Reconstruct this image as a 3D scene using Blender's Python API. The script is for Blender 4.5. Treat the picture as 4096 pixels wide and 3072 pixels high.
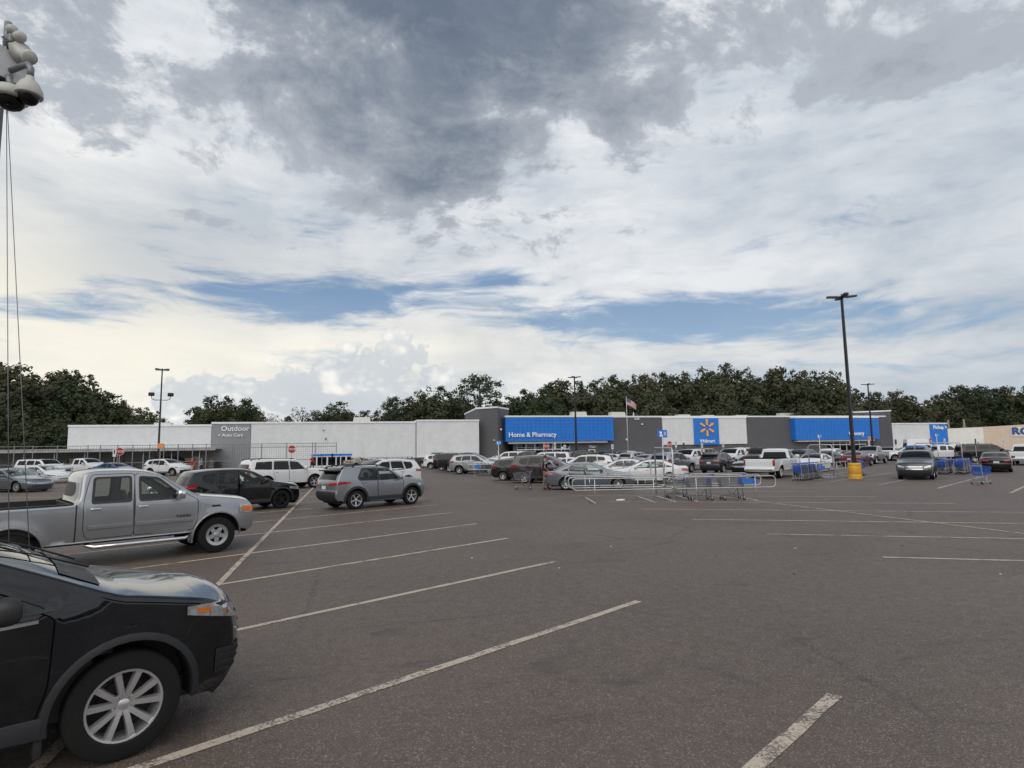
import bpy, bmesh, math, random
from math import sin, cos, pi, radians, sqrt, atan2
from mathutils import Vector, Matrix
from mathutils.geometry import delaunay_2d_cdt

for o in list(bpy.data.objects):
    bpy.data.objects.remove(o)
sc = bpy.context.scene
C = sc.collection
R = random.Random(7)

# ------------------------------------------------------------------ camera
# World frame: x along the shop front, y towards the shop, z up.
FPX, PITCH, ROLL, AISLE, CAMH = 2389.0, 0.1081, -0.0159, -0.2654, 2.18
PE = (cos(AISLE), -sin(AISLE)); AX = (sin(AISLE), cos(AISLE))
def lot(v):
    return Vector((v[0]*PE[0]+v[1]*PE[1], v[0]*AX[0]+v[1]*AX[1], v[2]))
_f = Vector((0, cos(PITCH), sin(PITCH))); _u = Vector((0, -sin(PITCH), cos(PITCH))); _r = Vector((1, 0, 0))
RT = lot(_r*cos(ROLL)+_u*sin(ROLL)); UP = lot(_u*cos(ROLL)-_r*sin(ROLL)); FW = lot(_f)
CAM = Vector((0, 0, CAMH))
def ray(px, py):
    return RT*((px-2048)/FPX) - UP*((py-1536)/FPX) + FW
def G(px, py, H=0.0):                      # photo pixel -> point at height H above the lot
    d = ray(px, py); t = (H-CAMH)/d.z
    return Vector((d.x*t, d.y*t, H))
def WY(px, py, Y):                         # photo pixel -> point on the plane y = Y
    d = ray(px, py); t = Y/d.y
    return Vector((d.x*t, Y, d.z*t+CAMH))
def COL(px, X=None, Y=None):               # photo column -> ground position on x = X or y = Y
    lo, hi = 1500.0, 2100.0
    for _ in range(40):
        m = (lo+hi)/2
        if ray(px, m).z > 0: lo = m
        else: hi = m
    d = ray(px, lo)
    t = X/d.x if X is not None else Y/d.y
    return Vector((d.x*t, d.y*t, 0))
cd = bpy.data.cameras.new('camera'); cam = bpy.data.objects.new('camera', cd); C.objects.link(cam)
cam.matrix_world = Matrix(((RT.x, UP.x, -FW.x, CAM.x), (RT.y, UP.y, -FW.y, CAM.y), (RT.z, UP.z, -FW.z, CAM.z), (0, 0, 0, 1)))
cd.sensor_fit = 'HORIZONTAL'; cd.sensor_width = 36; cd.lens = 36*FPX/4096
cd.clip_start = 0.05; cd.clip_end = 3000
sc.camera = cam
sc.render.resolution_x = 1024; sc.render.resolution_y = 768
sc.view_settings.view_transform = 'Standard'; sc.view_settings.look = 'None'
sc.view_settings.gamma = 1; sc.view_settings.use_curve_mapping = False
sc.view_settings.exposure = 0.0

# ------------------------------------------------------------------ sky and sun
SUN_AZ, SUN_EL = radians(207), radians(42)          # clockwise from +y; spread wide by the cloud
sun_dir = Vector((sin(SUN_AZ)*cos(SUN_EL), cos(SUN_AZ)*cos(SUN_EL), sin(SUN_EL)))
sl = bpy.data.lights.new('sun', 'SUN'); sl.energy = 1.5; sl.angle = radians(70); sl.color = (1, .94, .86)
so = bpy.data.objects.new('sun', sl); C.objects.link(so)
so.rotation_euler = (-sun_dir).to_track_quat('-Z', 'Y').to_euler(); so.location = (0, 0, 60)

W = bpy.data.worlds.new('World'); sc.world = W; W.use_nodes = True
nt = W.node_tree; nt.nodes.clear()
class NB:
    """small helper to write node maths"""
    def __init__(s, t): s.t = t
    def n(s, ty, **k):
        x = s.t.nodes.new(ty)
        for a, b in k.items(): setattr(x, a, b)
        return x
    def put(s, sock, v):
        if isinstance(v, bpy.types.NodeSocket): s.t.links.new(v, sock)
        else:
            if hasattr(sock, 'default_value') and hasattr(sock.default_value, '__len__') and not hasattr(v, '__len__'):
                v = (v,)*len(sock.default_value)
            sock.default_value = v
    def m(s, op, a, b=0.0, c=0.0, clamp=False):
        x = s.n('ShaderNodeMath', operation=op, use_clamp=clamp)
        s.put(x.inputs[0], a); s.put(x.inputs[1], b)
        if len(x.inputs) > 2: s.put(x.inputs[2], c)
        return x.outputs[0]
    def v(s, op, a, b=(0, 0, 0)):
        x = s.n('ShaderNodeVectorMath', operation=op)
        s.put(x.inputs[0], a); s.put(x.inputs[1], b)
        return x.outputs['Value'] if op in ('DOT_PRODUCT', 'LENGTH') else x.outputs[0]
    def xyz(s, a, b, c):
        x = s.n('ShaderNodeCombineXYZ'); s.put(x.inputs[0], a); s.put(x.inputs[1], b); s.put(x.inputs[2], c); return x.outputs[0]
    def noise(s, vec, scale, detail=6, rough=.55, dist=0.0, lac=2.0):
        x = s.n('ShaderNodeTexNoise'); s.put(x.inputs['Vector'], vec)
        x.inputs['Scale'].default_value = scale; x.inputs['Detail'].default_value = detail
        x.inputs['Roughness'].default_value = rough; x.inputs['Distortion'].default_value = dist
        x.inputs['Lacunarity'].default_value = lac
        return x.outputs[0]
    def ss(s, x, a, b):
        k = s.n('ShaderNodeMapRange', interpolation_type='SMOOTHSTEP'); s.put(k.inputs[0], x)
        s.put(k.inputs[1], a); s.put(k.inputs[2], b); k.inputs[3].default_value = 0; k.inputs[4].default_value = 1
        return k.outputs[0]
    def lin(s, x, a, b, c=0., d=1.):
        k = s.n('ShaderNodeMapRange'); s.put(k.inputs[0], x)
        for i, q in ((1, a), (2, b), (3, c), (4, d)): s.put(k.inputs[i], q)
        return k.outputs[0]
    def mix(s, f, a, b, mode='MIX'):
        x = s.n('ShaderNodeMix', data_type='RGBA', blend_type=mode); s.put(x.inputs[0], f)
        def col(v): return v if isinstance(v, bpy.types.NodeSocket) else (tuple(v)+(1,))[:4]
        s.put(x.inputs[6], col(a)); s.put(x.inputs[7], col(b)); return x.outputs[2]
def build_sky():
    b = NB(nt); glow = ray(-700, 700).normalized()
    d = b.n('ShaderNodeTexCoord').outputs['Generated']
    d = b.v('NORMALIZE', d)
    sx = b.n('ShaderNodeSeparateXYZ'); b.put(sx.inputs[0], d)
    dx, dy, dz = sx.outputs
    zc = b.m('ADD', b.m('MAXIMUM', dz, 0.0), 0.045)
    deck = b.xyz(b.m('DIVIDE', dx, zc), b.m('DIVIDE', dy, zc), 0.0)          # flat cloud deck in perspective
    deck2 = b.xyz(b.m('DIVIDE', dx, b.m('ADD', zc, .06)), b.m('DIVIDE', dy, b.m('ADD', zc, .06)), 3.7)
    # a compass-fixed angular grid of the sky: bearing (tan) and elevation
    def unit(px, py): return ray(px, py).normalized()
    def gauss(px, py, wx, wy, tilt=0.0):
        """soft elongated patch of sky round one bearing/elevation; wx, wy in degrees"""
        c = unit(px, py); e = Vector((c.y, -c.x, 0)).normalized(); n = e.cross(c)
        e2 = e*cos(tilt)+n*sin(tilt); n2 = n*cos(tilt)-e*sin(tilt)
        a = b.m('DIVIDE', b.v('DOT_PRODUCT', d, tuple(e2)), sin(radians(wx)))
        q = b.m('DIVIDE', b.v('DOT_PRODUCT', d, tuple(n2)), sin(radians(wy)))
        r2 = b.m('ADD', b.m('MULTIPLY', a, a), b.m('MULTIPLY', q, q))
        g = b.m('EXPONENT', b.m('MULTIPLY', r2, -1.0))
        front = b.m('GREATER_THAN', b.v('DOT_PRODUCT', d, tuple(c)), 0.0)
        return b.m('MULTIPLY', g, front)
    def add(*l):
        r = l[0]
        for q in l[1:]: r = b.m('ADD', r, q)
        return r
    def mul(x, k): return b.m('MULTIPLY', x, k)
    # clear sky
    sk = b.n('ShaderNodeTexSky', sky_type='NISHITA'); sk.sun_disc = False
    sk.sun_elevation = SUN_EL; sk.sun_rotation = SUN_AZ; sk.air_density = 1.0; sk.dust_density = .4; sk.ozone_density = 2.0
    clear = b.mix(1.0, sk.outputs[0], (.060, .060, .060), 'MULTIPLY')
    clear = b.mix(.55, clear, (.20, .36, .62))
    # shared coordinates: mild perspective towards the horizon
    zp = b.m('ADD', b.m('MAXIMUM', dz, 0.0), .30)
    dk = b.xyz(b.m('DIVIDE', dx, zp), b.m('DIVIDE', dy, zp), 0.0)
    wn = b.n('ShaderNodeTexNoise'); b.put(wn.inputs['Vector'], dk); wn.inputs['Scale'].default_value = 1.6; wn.inputs['Detail'].default_value = 3
    warp = b.v('MULTIPLY', b.v('SUBTRACT', wn.outputs['Color'], (.5, .5, .5)), (.32, .32, .32))
    dw = b.v('ADD', dk, warp)
    flat = b.v('MULTIPLY', d, (1, 1, 4.0)); flatw = b.v('ADD', flat, b.v('MULTIPLY', warp, (1.0, 1.0, 1.2)))
    streak = b.noise(flatw, 2.6, 10, .58)
    wisp = b.noise(b.v('MULTIPLY', flatw, (1, 1, 1.4)), 7.5, 9, .62)
    fine = b.noise(dw, 3.2, 12, .60)
    # high veil: bright, streaky, with blue openings low down
    gap = add(mul(gauss(1150, 1190, 15, 2.2, .03), .98), mul(gauss(2720, 1262, 15, 2.4, -.06), 1.25), mul(gauss(2020, 1112, 8, 1.5, .10), .74),
              mul(gauss(150, 1235, 9, 2.0), .50), mul(gauss(1250, 1430, 9, 1.4, .06), .62), mul(gauss(2950, 1010, 9, 1.6, .12), .42), mul(gauss(680, 1640, 6, 2.2), .40), mul(gauss(3550, 1520, 16, 3.0), .30))
    opening = b.ss(add(gap, mul(b.m('SUBTRACT', .5, streak), 2.3), mul(b.m('SUBTRACT', .5, wisp), 1.7)), .32, .98)
    warm = add(mul(gauss(300, 1330, 26, 8), 1.0), mul(gauss(-900, 1200, 30, 14), .9), mul(gauss(1900, 1400, 18, 4), .55), mul(gauss(3000, 1400, 16, 3), .5))
    shade = b.lin(add(mul(streak, .9), mul(fine, .75), mul(wisp, .25)), .76, 1.14)
    veil = b.mix(shade, (.50, .56, .64), (.90, .915, .935))
    veil = b.mix(mul(b.m('MULTIPLY', warm, b.lin(streak, .35, .65, .6, 1.1)), .62), veil, (.985, .935, .805))
    grey = add(mul(gauss(750, 1060, 11, 4.2, .1), .80), mul(gauss(3500, 720, 22, 9), .30), mul(gauss(4000, 1300, 20, 9), .40), mul(gauss(3700, 1600, 26, 3.4), .50), mul(gauss(1900, 1450, 9, 2.4, .4), .25))
    veil = b.mix(mul(b.m('MULTIPLY', grey, b.lin(streak, .3, .7, .75, 1.15)), .8), veil, (.44, .50, .565))
    clear = b.mix(b.ss(dz, .30, .10), clear, b.mix(.42, clear, (.48, .63, .76)))
    sky = b.mix(mul(opening, .92), veil, clear)
    # heaped cloud far off near the horizon
    wob2 = b.v('MULTIPLY', b.v('SUBTRACT', wn.outputs['Color'], (.5, .5, .5)), (.05, .05, .05)); cv = b.v('ADD', b.v('MULTIPLY', d, (1, 1, 1.15)), wob2)
    def puff(vec):
        r = None
        for sc_, w_ in ((12.0, .50), (29.0, .30), (70.0, .20)):
            vo = b.n('ShaderNodeTexVoronoi', feature='F1'); b.put(vo.inputs['Vector'], vec); vo.inputs['Scale'].default_value = sc_
            q = mul(b.m('SUBTRACT', 1.0, vo.outputs['Distance']), w_); r = q if r is None else b.m('ADD', r, q)
        return r
    cn = puff(cv)
    cm = add(mul(gauss(1500, 1490, 9, 3.6, .25), .95), mul(gauss(1150, 1615, 11, 2.6), .85), mul(gauss(760, 1620, 3.2, 3.0), .75), mul(gauss(2020, 1560, 1.2, 1.4), .55))
    cum = b.m('MULTIPLY', b.ss(add(cm, mul(b.m('SUBTRACT', cn, .58), 2.0), mul(b.m('SUBTRACT', fine, .5), .9)), .32, .54), b.ss(cm, .16, .40))
    cumc = b.mix(b.ss(add(cn, mul(b.m('SUBTRACT', fine, .5), .9)), .46, .80), (.58, .63, .68), (.99, .97, .92))
    sky = b.mix(mul(cum, .78), sky, cumc)
    # lower dark deck: heavy mass overhead narrowing towards the shop, ragged edges
    def half(p, q, r, off=0.0):            # signed distance to the plane through two sky bearings, positive on r's side
        n = unit(*p).cross(unit(*q)).normalized()
        if n.dot(unit(*r)) < 0: n = -n
        return b.m('ADD', b.v('DOT_PRODUCT', d, tuple(n)), off)
    hl = half((400, 0), (1950, 1010), (1900, 100), .035); hr = half((3200, 0), (1850, 1000), (1900, 100), .015)
    body = b.m('SMOOTH_MIN', hl, hr, .10)
    ctr = unit(1900, 150); body = b.m('SMOOTH_MIN', body, b.m('SUBTRACT', b.v('DOT_PRODUCT', d, tuple(ctr)), .62), .10)     # the heavy cloud ends overhead
    dn = b.noise(dw, 2.3, 13, .64); dn2 = b.noise(b.v('ADD', dw, (5.2, 1.3, .4)), 7.5, 11, .66)
    extra = add(mul(gauss(3980, 120, 9, 4.5, -.3), .40), mul(gauss(4080, 600, 6, 3.2, -.2), .36), mul(gauss(250, 430, 10, 3.4, -.5), .22), mul(gauss(1300, 600, 12, 4, -.4), .16),
                mul(gauss(3050, 180, 8, 4, .35), .26), mul(gauss(900, 905, 6, 1.0, -.15), .34), mul(gauss(3230, 370, 1.3, 1.2), .26), mul(gauss(3650, 310, 3.5, 1.4), .32))
    ragged = add(mul(b.m('SUBTRACT', dn, .5), 1.9), mul(b.m('SUBTRACT', dn2, .5), 1.15))
    dens = add(b.m('MULTIPLY', body, 2.3), extra, ragged)
    cover = b.ss(dens, -.03, .17)
    thick = b.ss(add(b.m('MULTIPLY', body, 3.0), mul(extra, .7), mul(ragged, .95)), .04, .66)
    darkc = b.mix(thick, (.44, .475, .53), (.128, .168, .235))
    darkc = b.mix(b.lin(dn2, .42, .70, 0, .22), darkc, (.50, .54, .60))
    sky = b.mix(mul(cover, .97), sky, darkc)
    # the cloud cover goes on brighter overhead-right and behind; below the horizon only the far ground shows
    low = b.ss(dz, -.02, .0)
    sky = b.mix(low, (.10, .095, .09), sky)
    bg = b.n('ShaderNodeBackground'); b.put(bg.inputs[0], sky); bg.inputs[1].default_value = SKY_GAIN
    ou = b.n('ShaderNodeOutputWorld'); b.put(ou.inputs[0], bg.outputs[0])
SKY_GAIN = 1.0
build_sky()
W.cycles.sampling_method = 'MANUAL'; W.cycles.sample_map_resolution = 512

# ------------------------------------------------------------------ helpers
def new_mesh(name, verts, faces, smooth=False):
    me = bpy.data.meshes.new(name); me.from_pydata([tuple(v) for v in verts], [], faces); me.update()
    if smooth: me.polygons.foreach_set('use_smooth', [True]*len(me.polygons))
    return me
def tag(o, label=None, cat=None, group=None, kind=None):
    if label: o['label'] = label
    if cat: o['category'] = cat
    if group: o['group'] = group
    if kind: o['kind'] = kind
    return o
def link(name, me, parent=None, mat=None, loc=None, rot=None):
    o = bpy.data.objects.new(name, me); C.objects.link(o)
    if parent: o.parent = parent
    if mat is not None and me is not None:
        if not me.materials: me.materials.append(mat)
        elif me.materials[0] is not mat:
            o.material_slots[0].link = 'OBJECT'; o.material_slots[0].material = mat
    if loc is not None: o.location = loc
    if rot is not None: o.rotation_euler = rot
    return o
def empty(name, loc=(0, 0, 0), rz=0.0, label=None, cat=None, group=None):
    o = bpy.data.objects.new(name, None); C.objects.link(o); o.location = loc; o.rotation_euler = (0, 0, rz)
    o.empty_display_size = .2
    return tag(o, label, cat, group)
class MB:
    def __init__(s): s.v = []; s.f = []
    def add(s, vs, fs):
        k = len(s.v); s.v += [tuple(v) for v in vs]; s.f += [tuple(i+k for i in f) for f in fs]; return s
    def box(s, x0, x1, y0, y1, z0, z1, M=None):
        vs = [Vector(p) for p in ((x0, y0, z0), (x1, y0, z0), (x1, y1, z0), (x0, y1, z0), (x0, y0, z1), (x1, y0, z1), (x1, y1, z1), (x0, y1, z1))]
        if M: vs = [M @ v for v in vs]
        return s.add(vs, [(0, 3, 2, 1), (4, 5, 6, 7), (0, 1, 5, 4), (1, 2, 6, 5), (2, 3, 7, 6), (3, 0, 4, 7)])
    def bbox(s, x0, x1, y0, y1, z0, z1, r=.02, M=None):       # box with chamfered edges
        bm = bmesh.new(); bmesh.ops.create_cube(bm, size=1)
        for v in bm.verts:
            v.co = Vector(((x0+x1)/2+v.co.x*(x1-x0), (y0+y1)/2+v.co.y*(y1-y0), (z0+z1)/2+v.co.z*(z1-z0)))
        r = min(r, .45*min(x1-x0, y1-y0, z1-z0))
        bmesh.ops.bevel(bm, geom=list(bm.edges), offset=r, segments=2, profile=.5, affect='EDGES')
        bm.verts.ensure_lookup_table(); bm.verts.index_update()
        vs = [(M @ v.co) if M else v.co.copy() for v in bm.verts]; fs = [[v.index for v in f.verts] for f in bm.faces]
        bm.free(); return s.add(vs, fs)
    def tube(s, pts, r, n=8, closed=False, cap=True):
        pts = [Vector(p) for p in pts]; N = len(pts)
        rr = r if hasattr(r, '__len__') else [r]*N
        vs = []; up = None
        for i, p in enumerate(pts):
            if closed: t = (pts[(i+1) % N]-pts[i-1])
            else: t = pts[min(i+1, N-1)]-pts[max(i-1, 0)]
            t = t.normalized() if t.length > 1e-9 else Vector((0, 0, 1))
            if up is None:
                a = Vector((0, 0, 1)) if abs(t.z) < .9 else Vector((1, 0, 0))
                up = (a - t*a.dot(t)).normalized()
            else:
                up = up - t*up.dot(t); up = up.normalized() if up.length > 1e-6 else t.orthogonal().normalized()
            w = t.cross(up)
            for k in range(n):
                q = 2*pi*k/n; vs.append(p+(up*cos(q)+w*sin(q))*rr[i])
        fs = []
        for i in range(N if closed else N-1):
            j = (i+1) % N
            for k in range(n): fs.append((i*n+k, i*n+(k+1) % n, j*n+(k+1) % n, j*n+k))
        if cap and not closed: fs += [tuple(range(n-1, -1, -1)), tuple((N-1)*n+k for k in range(n))]
        return s.add(vs, fs)
    def lathe(s, prof, n=24, axis='z', M=None, close=False):
        vs = []; N = len(prof)
        for i in range(n):
            q = 2*pi*i/n
            for r, h in prof:
                v = Vector((r*cos(q), r*sin(q), h)) if axis == 'z' else Vector((r*cos(q), h, r*sin(q)))
                vs.append(M @ v if M else v)
        fs = []
        for i in range(n):
            j = (i+1) % n
            for k in range(N if close else N-1):
                l = (k+1) % N
                f = (i*N+k, j*N+k, j*N+l, i*N+l)
                fs.append(f if axis == 'z' else f[::-1])
        return s.add(vs, fs)
    def mesh(s, name, smooth=False): return new_mesh(name, s.v, s.f, smooth)
    def obj(s, name, mat, parent=None, smooth=False, loc=None, rot=None):
        return link(name, s.mesh(name, smooth), parent, mat, loc, rot)
def smooth_by_angle(me, ang=40):
    me.polygons.foreach_set('use_smooth', [True]*len(me.polygons))
    try: me.set_sharp_from_angle(angle=radians(ang))
    except Exception: pass
    return me

# ------------------------------------------------------------------ materials
MATS = {}
def base_mat(name):
    m = bpy.data.materials.new(name); m.use_nodes = True
    t = m.node_tree; p = t.nodes['Principled BSDF']; return m, t, p, NB(t)
def mat(name, col, rough=.6, metal=0.0, var=.12, scale=6.0, coat=0.0, bump=0.0, bscale=40.0, spec=.5, world=False):
    if name in MATS: return MATS[name]
    m, t, p, b = base_mat(name)
    tc = b.n('ShaderNodeTexCoord').outputs['Object']
    if world:
        g = b.n('ShaderNodeNewGeometry').outputs['Position']; tc = g
    n = b.noise(tc, scale, 5, .6)
    lo = tuple(max(0, c*(1-var)) for c in col); hi = tuple(min(1, c*(1+var)) for c in col)
    b.put(p.inputs['Base Color'], b.mix(b.lin(n, .3, .7), lo, hi))
    b.put(p.inputs['Roughness'], b.lin(n, .3, .7, max(0.02, rough*.85), min(1, rough*1.15)))
    p.inputs['Metallic'].default_value = metal; p.inputs['Coat Weight'].default_value = coat; p.inputs['Coat Roughness'].default_value = .04
    p.inputs['Specular IOR Level'].default_value = spec
    if bump:
        bn = b.n('ShaderNodeBump'); bn.inputs['Strength'].default_value = bump; bn.inputs['Distance'].default_value = .02
        b.put(bn.inputs['Height'], b.noise(tc, bscale, 6, .6)); b.put(p.inputs['Normal'], bn.outputs[0])
    MATS[name] = m; return m
def paint(name, col, flake=.0, rough=.28):
    """car paint: coloured base under clear coat, road dust towards no particular place"""
    key = 'paint '+name
    if key in MATS: return MATS[key]
    m, t, p, b = base_mat(key)
    tc = b.n('ShaderNodeTexCoord').outputs['Object']
    dust = b.noise(tc, 2.3, 7, .65)
    c = b.mix(b.lin(dust, .45, .85, 0, .045), col, (.30, .28, .25))
    b.put(p.inputs['Base Color'], c); p.inputs['Metallic'].default_value = flake
    b.put(p.inputs['Roughness'], b.lin(dust, .35, .8, rough, rough+.15))
    p.inputs['Coat Weight'].default_value = 1.0; p.inputs['Specular IOR Level'].default_value = .5 if flake > .25 else .08
    b.put(p.inputs['Coat Roughness'], b.lin(dust, .35, .85, .02, .10))
    MATS[key] = m; return m
def glassmat(name, tint, trans, rough=.0):
    if name in MATS: return MATS[name]
    m, t, p, b = base_mat(name)
    t.nodes.remove(p); out = [n for n in t.nodes if n.type == 'OUTPUT_MATERIAL'][0]
    tr = b.n('ShaderNodeBsdfTransparent'); tr.inputs[0].default_value = tint+(1,)
    df = b.n('ShaderNodeBsdfDiffuse'); df.inputs[0].default_value = (.004, .0045, .0045, 1)
    mx = b.n('ShaderNodeMixShader'); mx.inputs[0].default_value = trans
    t.links.new(df.outputs[0], mx.inputs[1]); t.links.new(tr.outputs[0], mx.inputs[2])
    gl = b.n('ShaderNodeBsdfGlossy'); gl.inputs[0].default_value = (1, 1, 1, 1); gl.inputs[1].default_value = .01
    lw = b.n('ShaderNodeLayerWeight'); lw.inputs[0].default_value = .5
    fr = b.m('ADD', b.m('MULTIPLY', b.m('POWER', lw.outputs['Facing'], 5.0), .94), .032, clamp=True)
    m2 = b.n('ShaderNodeMixShader'); b.put(m2.inputs[0], fr)
    t.links.new(mx.outputs[0], m2.inputs[1]); t.links.new(gl.outputs[0], m2.inputs[2]); t.links.new(m2.outputs[0], out.inputs[0])
    MATS[name] = m; return m
GLASS_CLEAR = glassmat('window glass', (.80, .88, .85), .94)
GLASS_DARK = glassmat('privacy glass', (.16, .17, .17), .65)
GLASS_SOLID = glassmat('dark glass', (.05, .06, .06), .0)
LENS = glassmat('lamp lens', (.85, .87, .88), .9)
BLACK = mat('black plastic', (.018, .018, .019), .55)
CLAD = mat('grey cladding', (.026, .027, .030), .62, bump=.1, bscale=300, spec=.25)
GAPM = mat('panel gap', (.004, .004, .004), 1.0, spec=.0)
RUBBER = mat('tyre rubber', (.013, .0125, .012), .85, bump=.25, bscale=120, spec=.25)
ALLOY = mat('alloy', (.60, .60, .61), .30, .75, var=.08)
ALLOYD = mat('black alloy', (.02, .02, .021), .3, .4)
STEELRIM = mat('painted steel rim', (.40, .41, .42), .35, .6)
CHROME = mat('chrome', (.72, .73, .75), .10, 1.0, var=.05)
REDLENS = mat('red lens', (.30, .010, .014), .12, coat=1.0)
AMBER = mat('amber lens', (.65, .16, .012), .15, coat=1.0)
WHITELENS = mat('white lens', (.42, .44, .46), .16, .55, coat=1.0, var=.35, scale=14)
DARKIN = mat('dark interior', (.022, .022, .024), .8)
GREYIN = mat('grey upholstery', (.16, .155, .15), .9)
PLATE = mat('licence plate', (.62, .63, .62), .4)
GALV = mat('galvanised tube', (.46, .47, .48), .38, .55, var=.15, scale=9)
WHITESTEEL = mat('white steel', (.58, .59, .60), .45)
WIRE = mat('zinc wire', (.20, .205, .215), .42, .5)
BLUEPL = mat('blue plastic', (.025, .10, .42), .42)
BRONZE = mat('dark bronze pole', (.022, .018, .017), .42, .2)
YELLOW = mat('yellow painted concrete', (.62, .33, .035), .7, var=.2, scale=4, bump=.2)

# ------------------------------------------------------------------ vehicles
def interp(pts, x):
    if x <= pts[0][0]: return pts[0][1]
    for (a, b), (c, d) in zip(pts, pts[1:]):
        if x <= c: return b+(d-b)*(x-a)/max(1e-9, c-a)
    return pts[-1][1]
def inpoly(x, y, P):
    c = False; n = len(P); j = n-1
    for i in range(n):
        xi, yi = P[i]; xj, yj = P[j]
        if (yi > y) != (yj > y) and x < (xj-xi)*(y-yi)/(yj-yi+1e-12)+xi: c = not c
        j = i
    return c
def roundpoly(P, r=.05, seg=3):
    out = []; n = len(P)
    for i in range(n):
        a = Vector(P[i-1]); p = Vector(P[i]); c = Vector(P[(i+1) % n])
        u = (a-p); w = (c-p); k = min(r, u.length*.4, w.length*.4)
        A = p+u.normalized()*k; B = p+w.normalized()*k
        for s in range(seg+1):
            t = s/seg; q = A*(1-t)**2+p*2*t*(1-t)+B*t*t; out.append((q.x, q.y))
    return out
def chaikin(P):
    out = [P[0]]
    for a, b in zip(P, P[1:]):
        q = lambda t: (a[0]+(b[0]-a[0])*t, a[1]+(b[1]-a[1])*t, a[2]+(b[2]-a[2])*t, a[3])
        out += [q(.25), q(.75)]
    out.append(P[-1]); return out
class Shape:
    """Car body surface: two side panels Y(x,z) and a ribbon swept round the silhouette."""
    def __init__(s, sp):
        s.sp = sp; P = sp['sil']
        for _ in range(sp.get('smooth', 2)): P = chaikin(P)
        # drop near duplicates
        Q = [P[0]]
        for p in P[1:]:
            if math.hypot(p[0]-Q[-1][0], p[1]-Q[-1][1]) > .012: Q.append(p)
        s.P = Q; s.W = sp['W']; s.r = sp.get('r', .055); s.pw = sp.get('pw', 2.6)
        s.xmax = max(p[0] for p in Q); s.xmin = min(p[0] for p in Q); s.top = max(p[1] for p in Q)
        s.xf = sp['wb']/2; s.xr = -sp['wb']/2; s.sill = sp['sill']; s.belt = sorted(sp['belt'])
        s.N = []
        for i in range(len(Q)):
            a = Q[max(0, i-1)]; b = Q[min(len(Q)-1, i+1)]
            t = Vector((b[0]-a[0], b[1]-a[1])).normalized(); s.N.append(Vector((-t.y, t.x)) if False else Vector((t.y, -t.x)))
        # outward check: first point normal should face +x
        if s.N[len(Q)//2].y < 0: s.N = [-n for n in s.N]
        k = max(range(len(Q)), key=lambda i: Q[i][1])
        s.front = sorted([(p[1], p[0], p[2]) for p in Q if p[3] in ('fb', 'ng')])
        s.rear = sorted([(p[1], p[0], p[2]) for p in Q if p[3] in ('tg', 'rb')])
    def Y(s, x, z):
        sp = s.sp; w = s.W
        xa = s.xf-.05; xb = s.xr+.05
        if x > xa: w -= sp.get('kf', .10)*min(1.3, (x-xa)/(s.xmax-xa))**2
        elif x < xb: w -= sp.get('kr', .07)*min(1.3, (xb-x)/(xb-s.xmin))**2
        b = interp(s.belt, x)
        if z <= b:
            q = (b-z)/max(.2, b-s.sill); y = w-.115*(q-.30)**2
            cr = sp.get('crease')
            if cr: y += .012*math.exp(-((z-interp(cr, x))/.05)**2)
        else:
            q = (z-b)/max(.2, s.top-b); y = w-.0104-sp.get('step', .02)*min(1, q/.07)-sp.get('tum', .19)*q**1.15
        for xw in (s.xf, s.xr):
            dd = math.hypot(x-xw, z-sp['rw'])-sp['ra']
            y += sp.get('flare', .018)*math.exp(-(dd/.10)**2)*(1 if z < b else 0)
        return y
    def inset(s, i, k=1.0):
        p = s.P[i]; n = s.N[i]; return (p[0]-n.x*s.r*k, p[1]-n.y*s.r*k)
    def outline(s):
        up = [s.inset(i) for i in range(len(s.P))]                   # front bottom -> over the roof -> rear bottom
        rw, ra = s.sp['rw'], s.sp['ra']; sill = s.sill
        bot = []
        for xw in (s.xr, s.xf):
            dx = sqrt(max(.01, ra*ra-(rw-sill)**2)); a0 = atan2(sill-rw, -dx); a1 = atan2(sill-rw, dx)
            a0 = a0 if a0 > 0 else a0+2*pi
            n = 14
            for k in range(n+1):
                q = a0+(a1-a0)*k/n; bot.append((xw+ra*cos(q), rw+ra*sin(q)))
        return up+bot
    def endx(s, z, end):
        L = s.front if end > 0 else s.rear
        x = interp([(a, b) for a, b, c in L], z); c = interp([(a, c) for a, b, c in L], z); return x, c
    def endpath(s, z, y0, xin, end, n=10):
        """plan path at height z from y0 on the end face round the corner to xin on the side"""
        xe, cr = s.endx(z, end); r = s.r; yin = s.Y(xe-end*r, z); ye = yin-r; pts = []
        for k in range(9):
            y = y0+(ye-y0)*k/8; pts.append((xe+end*cr*(1-abs(y/ye)**s.pw), y))
        for k in range(1, 5):
            f = pi/2*(1-k/4); pts.append((xe-end*r+end*r*sin(f), yin-r+r*cos(f)))
        x1 = xe-end*r
        if end*(x1-xin) > .02:
            for k in range(1, 6):
                x = x1+(xin-x1)*k/5; pts.append((x, s.Y(x, z)))
        L = [0]
        for a, b in zip(pts, pts[1:]): L.append(L[-1]+math.hypot(b[0]-a[0], b[1]-a[1]))
        out = []
        for k in range(n+1):
            t = L[-1]*k/n; j = 0
            while j < len(L)-2 and L[j+1] < t: j += 1
            f = (t-L[j])/max(1e-9, L[j+1]-L[j]); a, b = pts[j], pts[j+1]
            tx, ty = b[0]-a[0], b[1]-a[1]; l = math.hypot(tx, ty) or 1
            out.append((a[0]+tx*f, a[1]+ty*f, -ty/l*-1*1.0 if False else ty/l, -tx/l))
        return out
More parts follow.
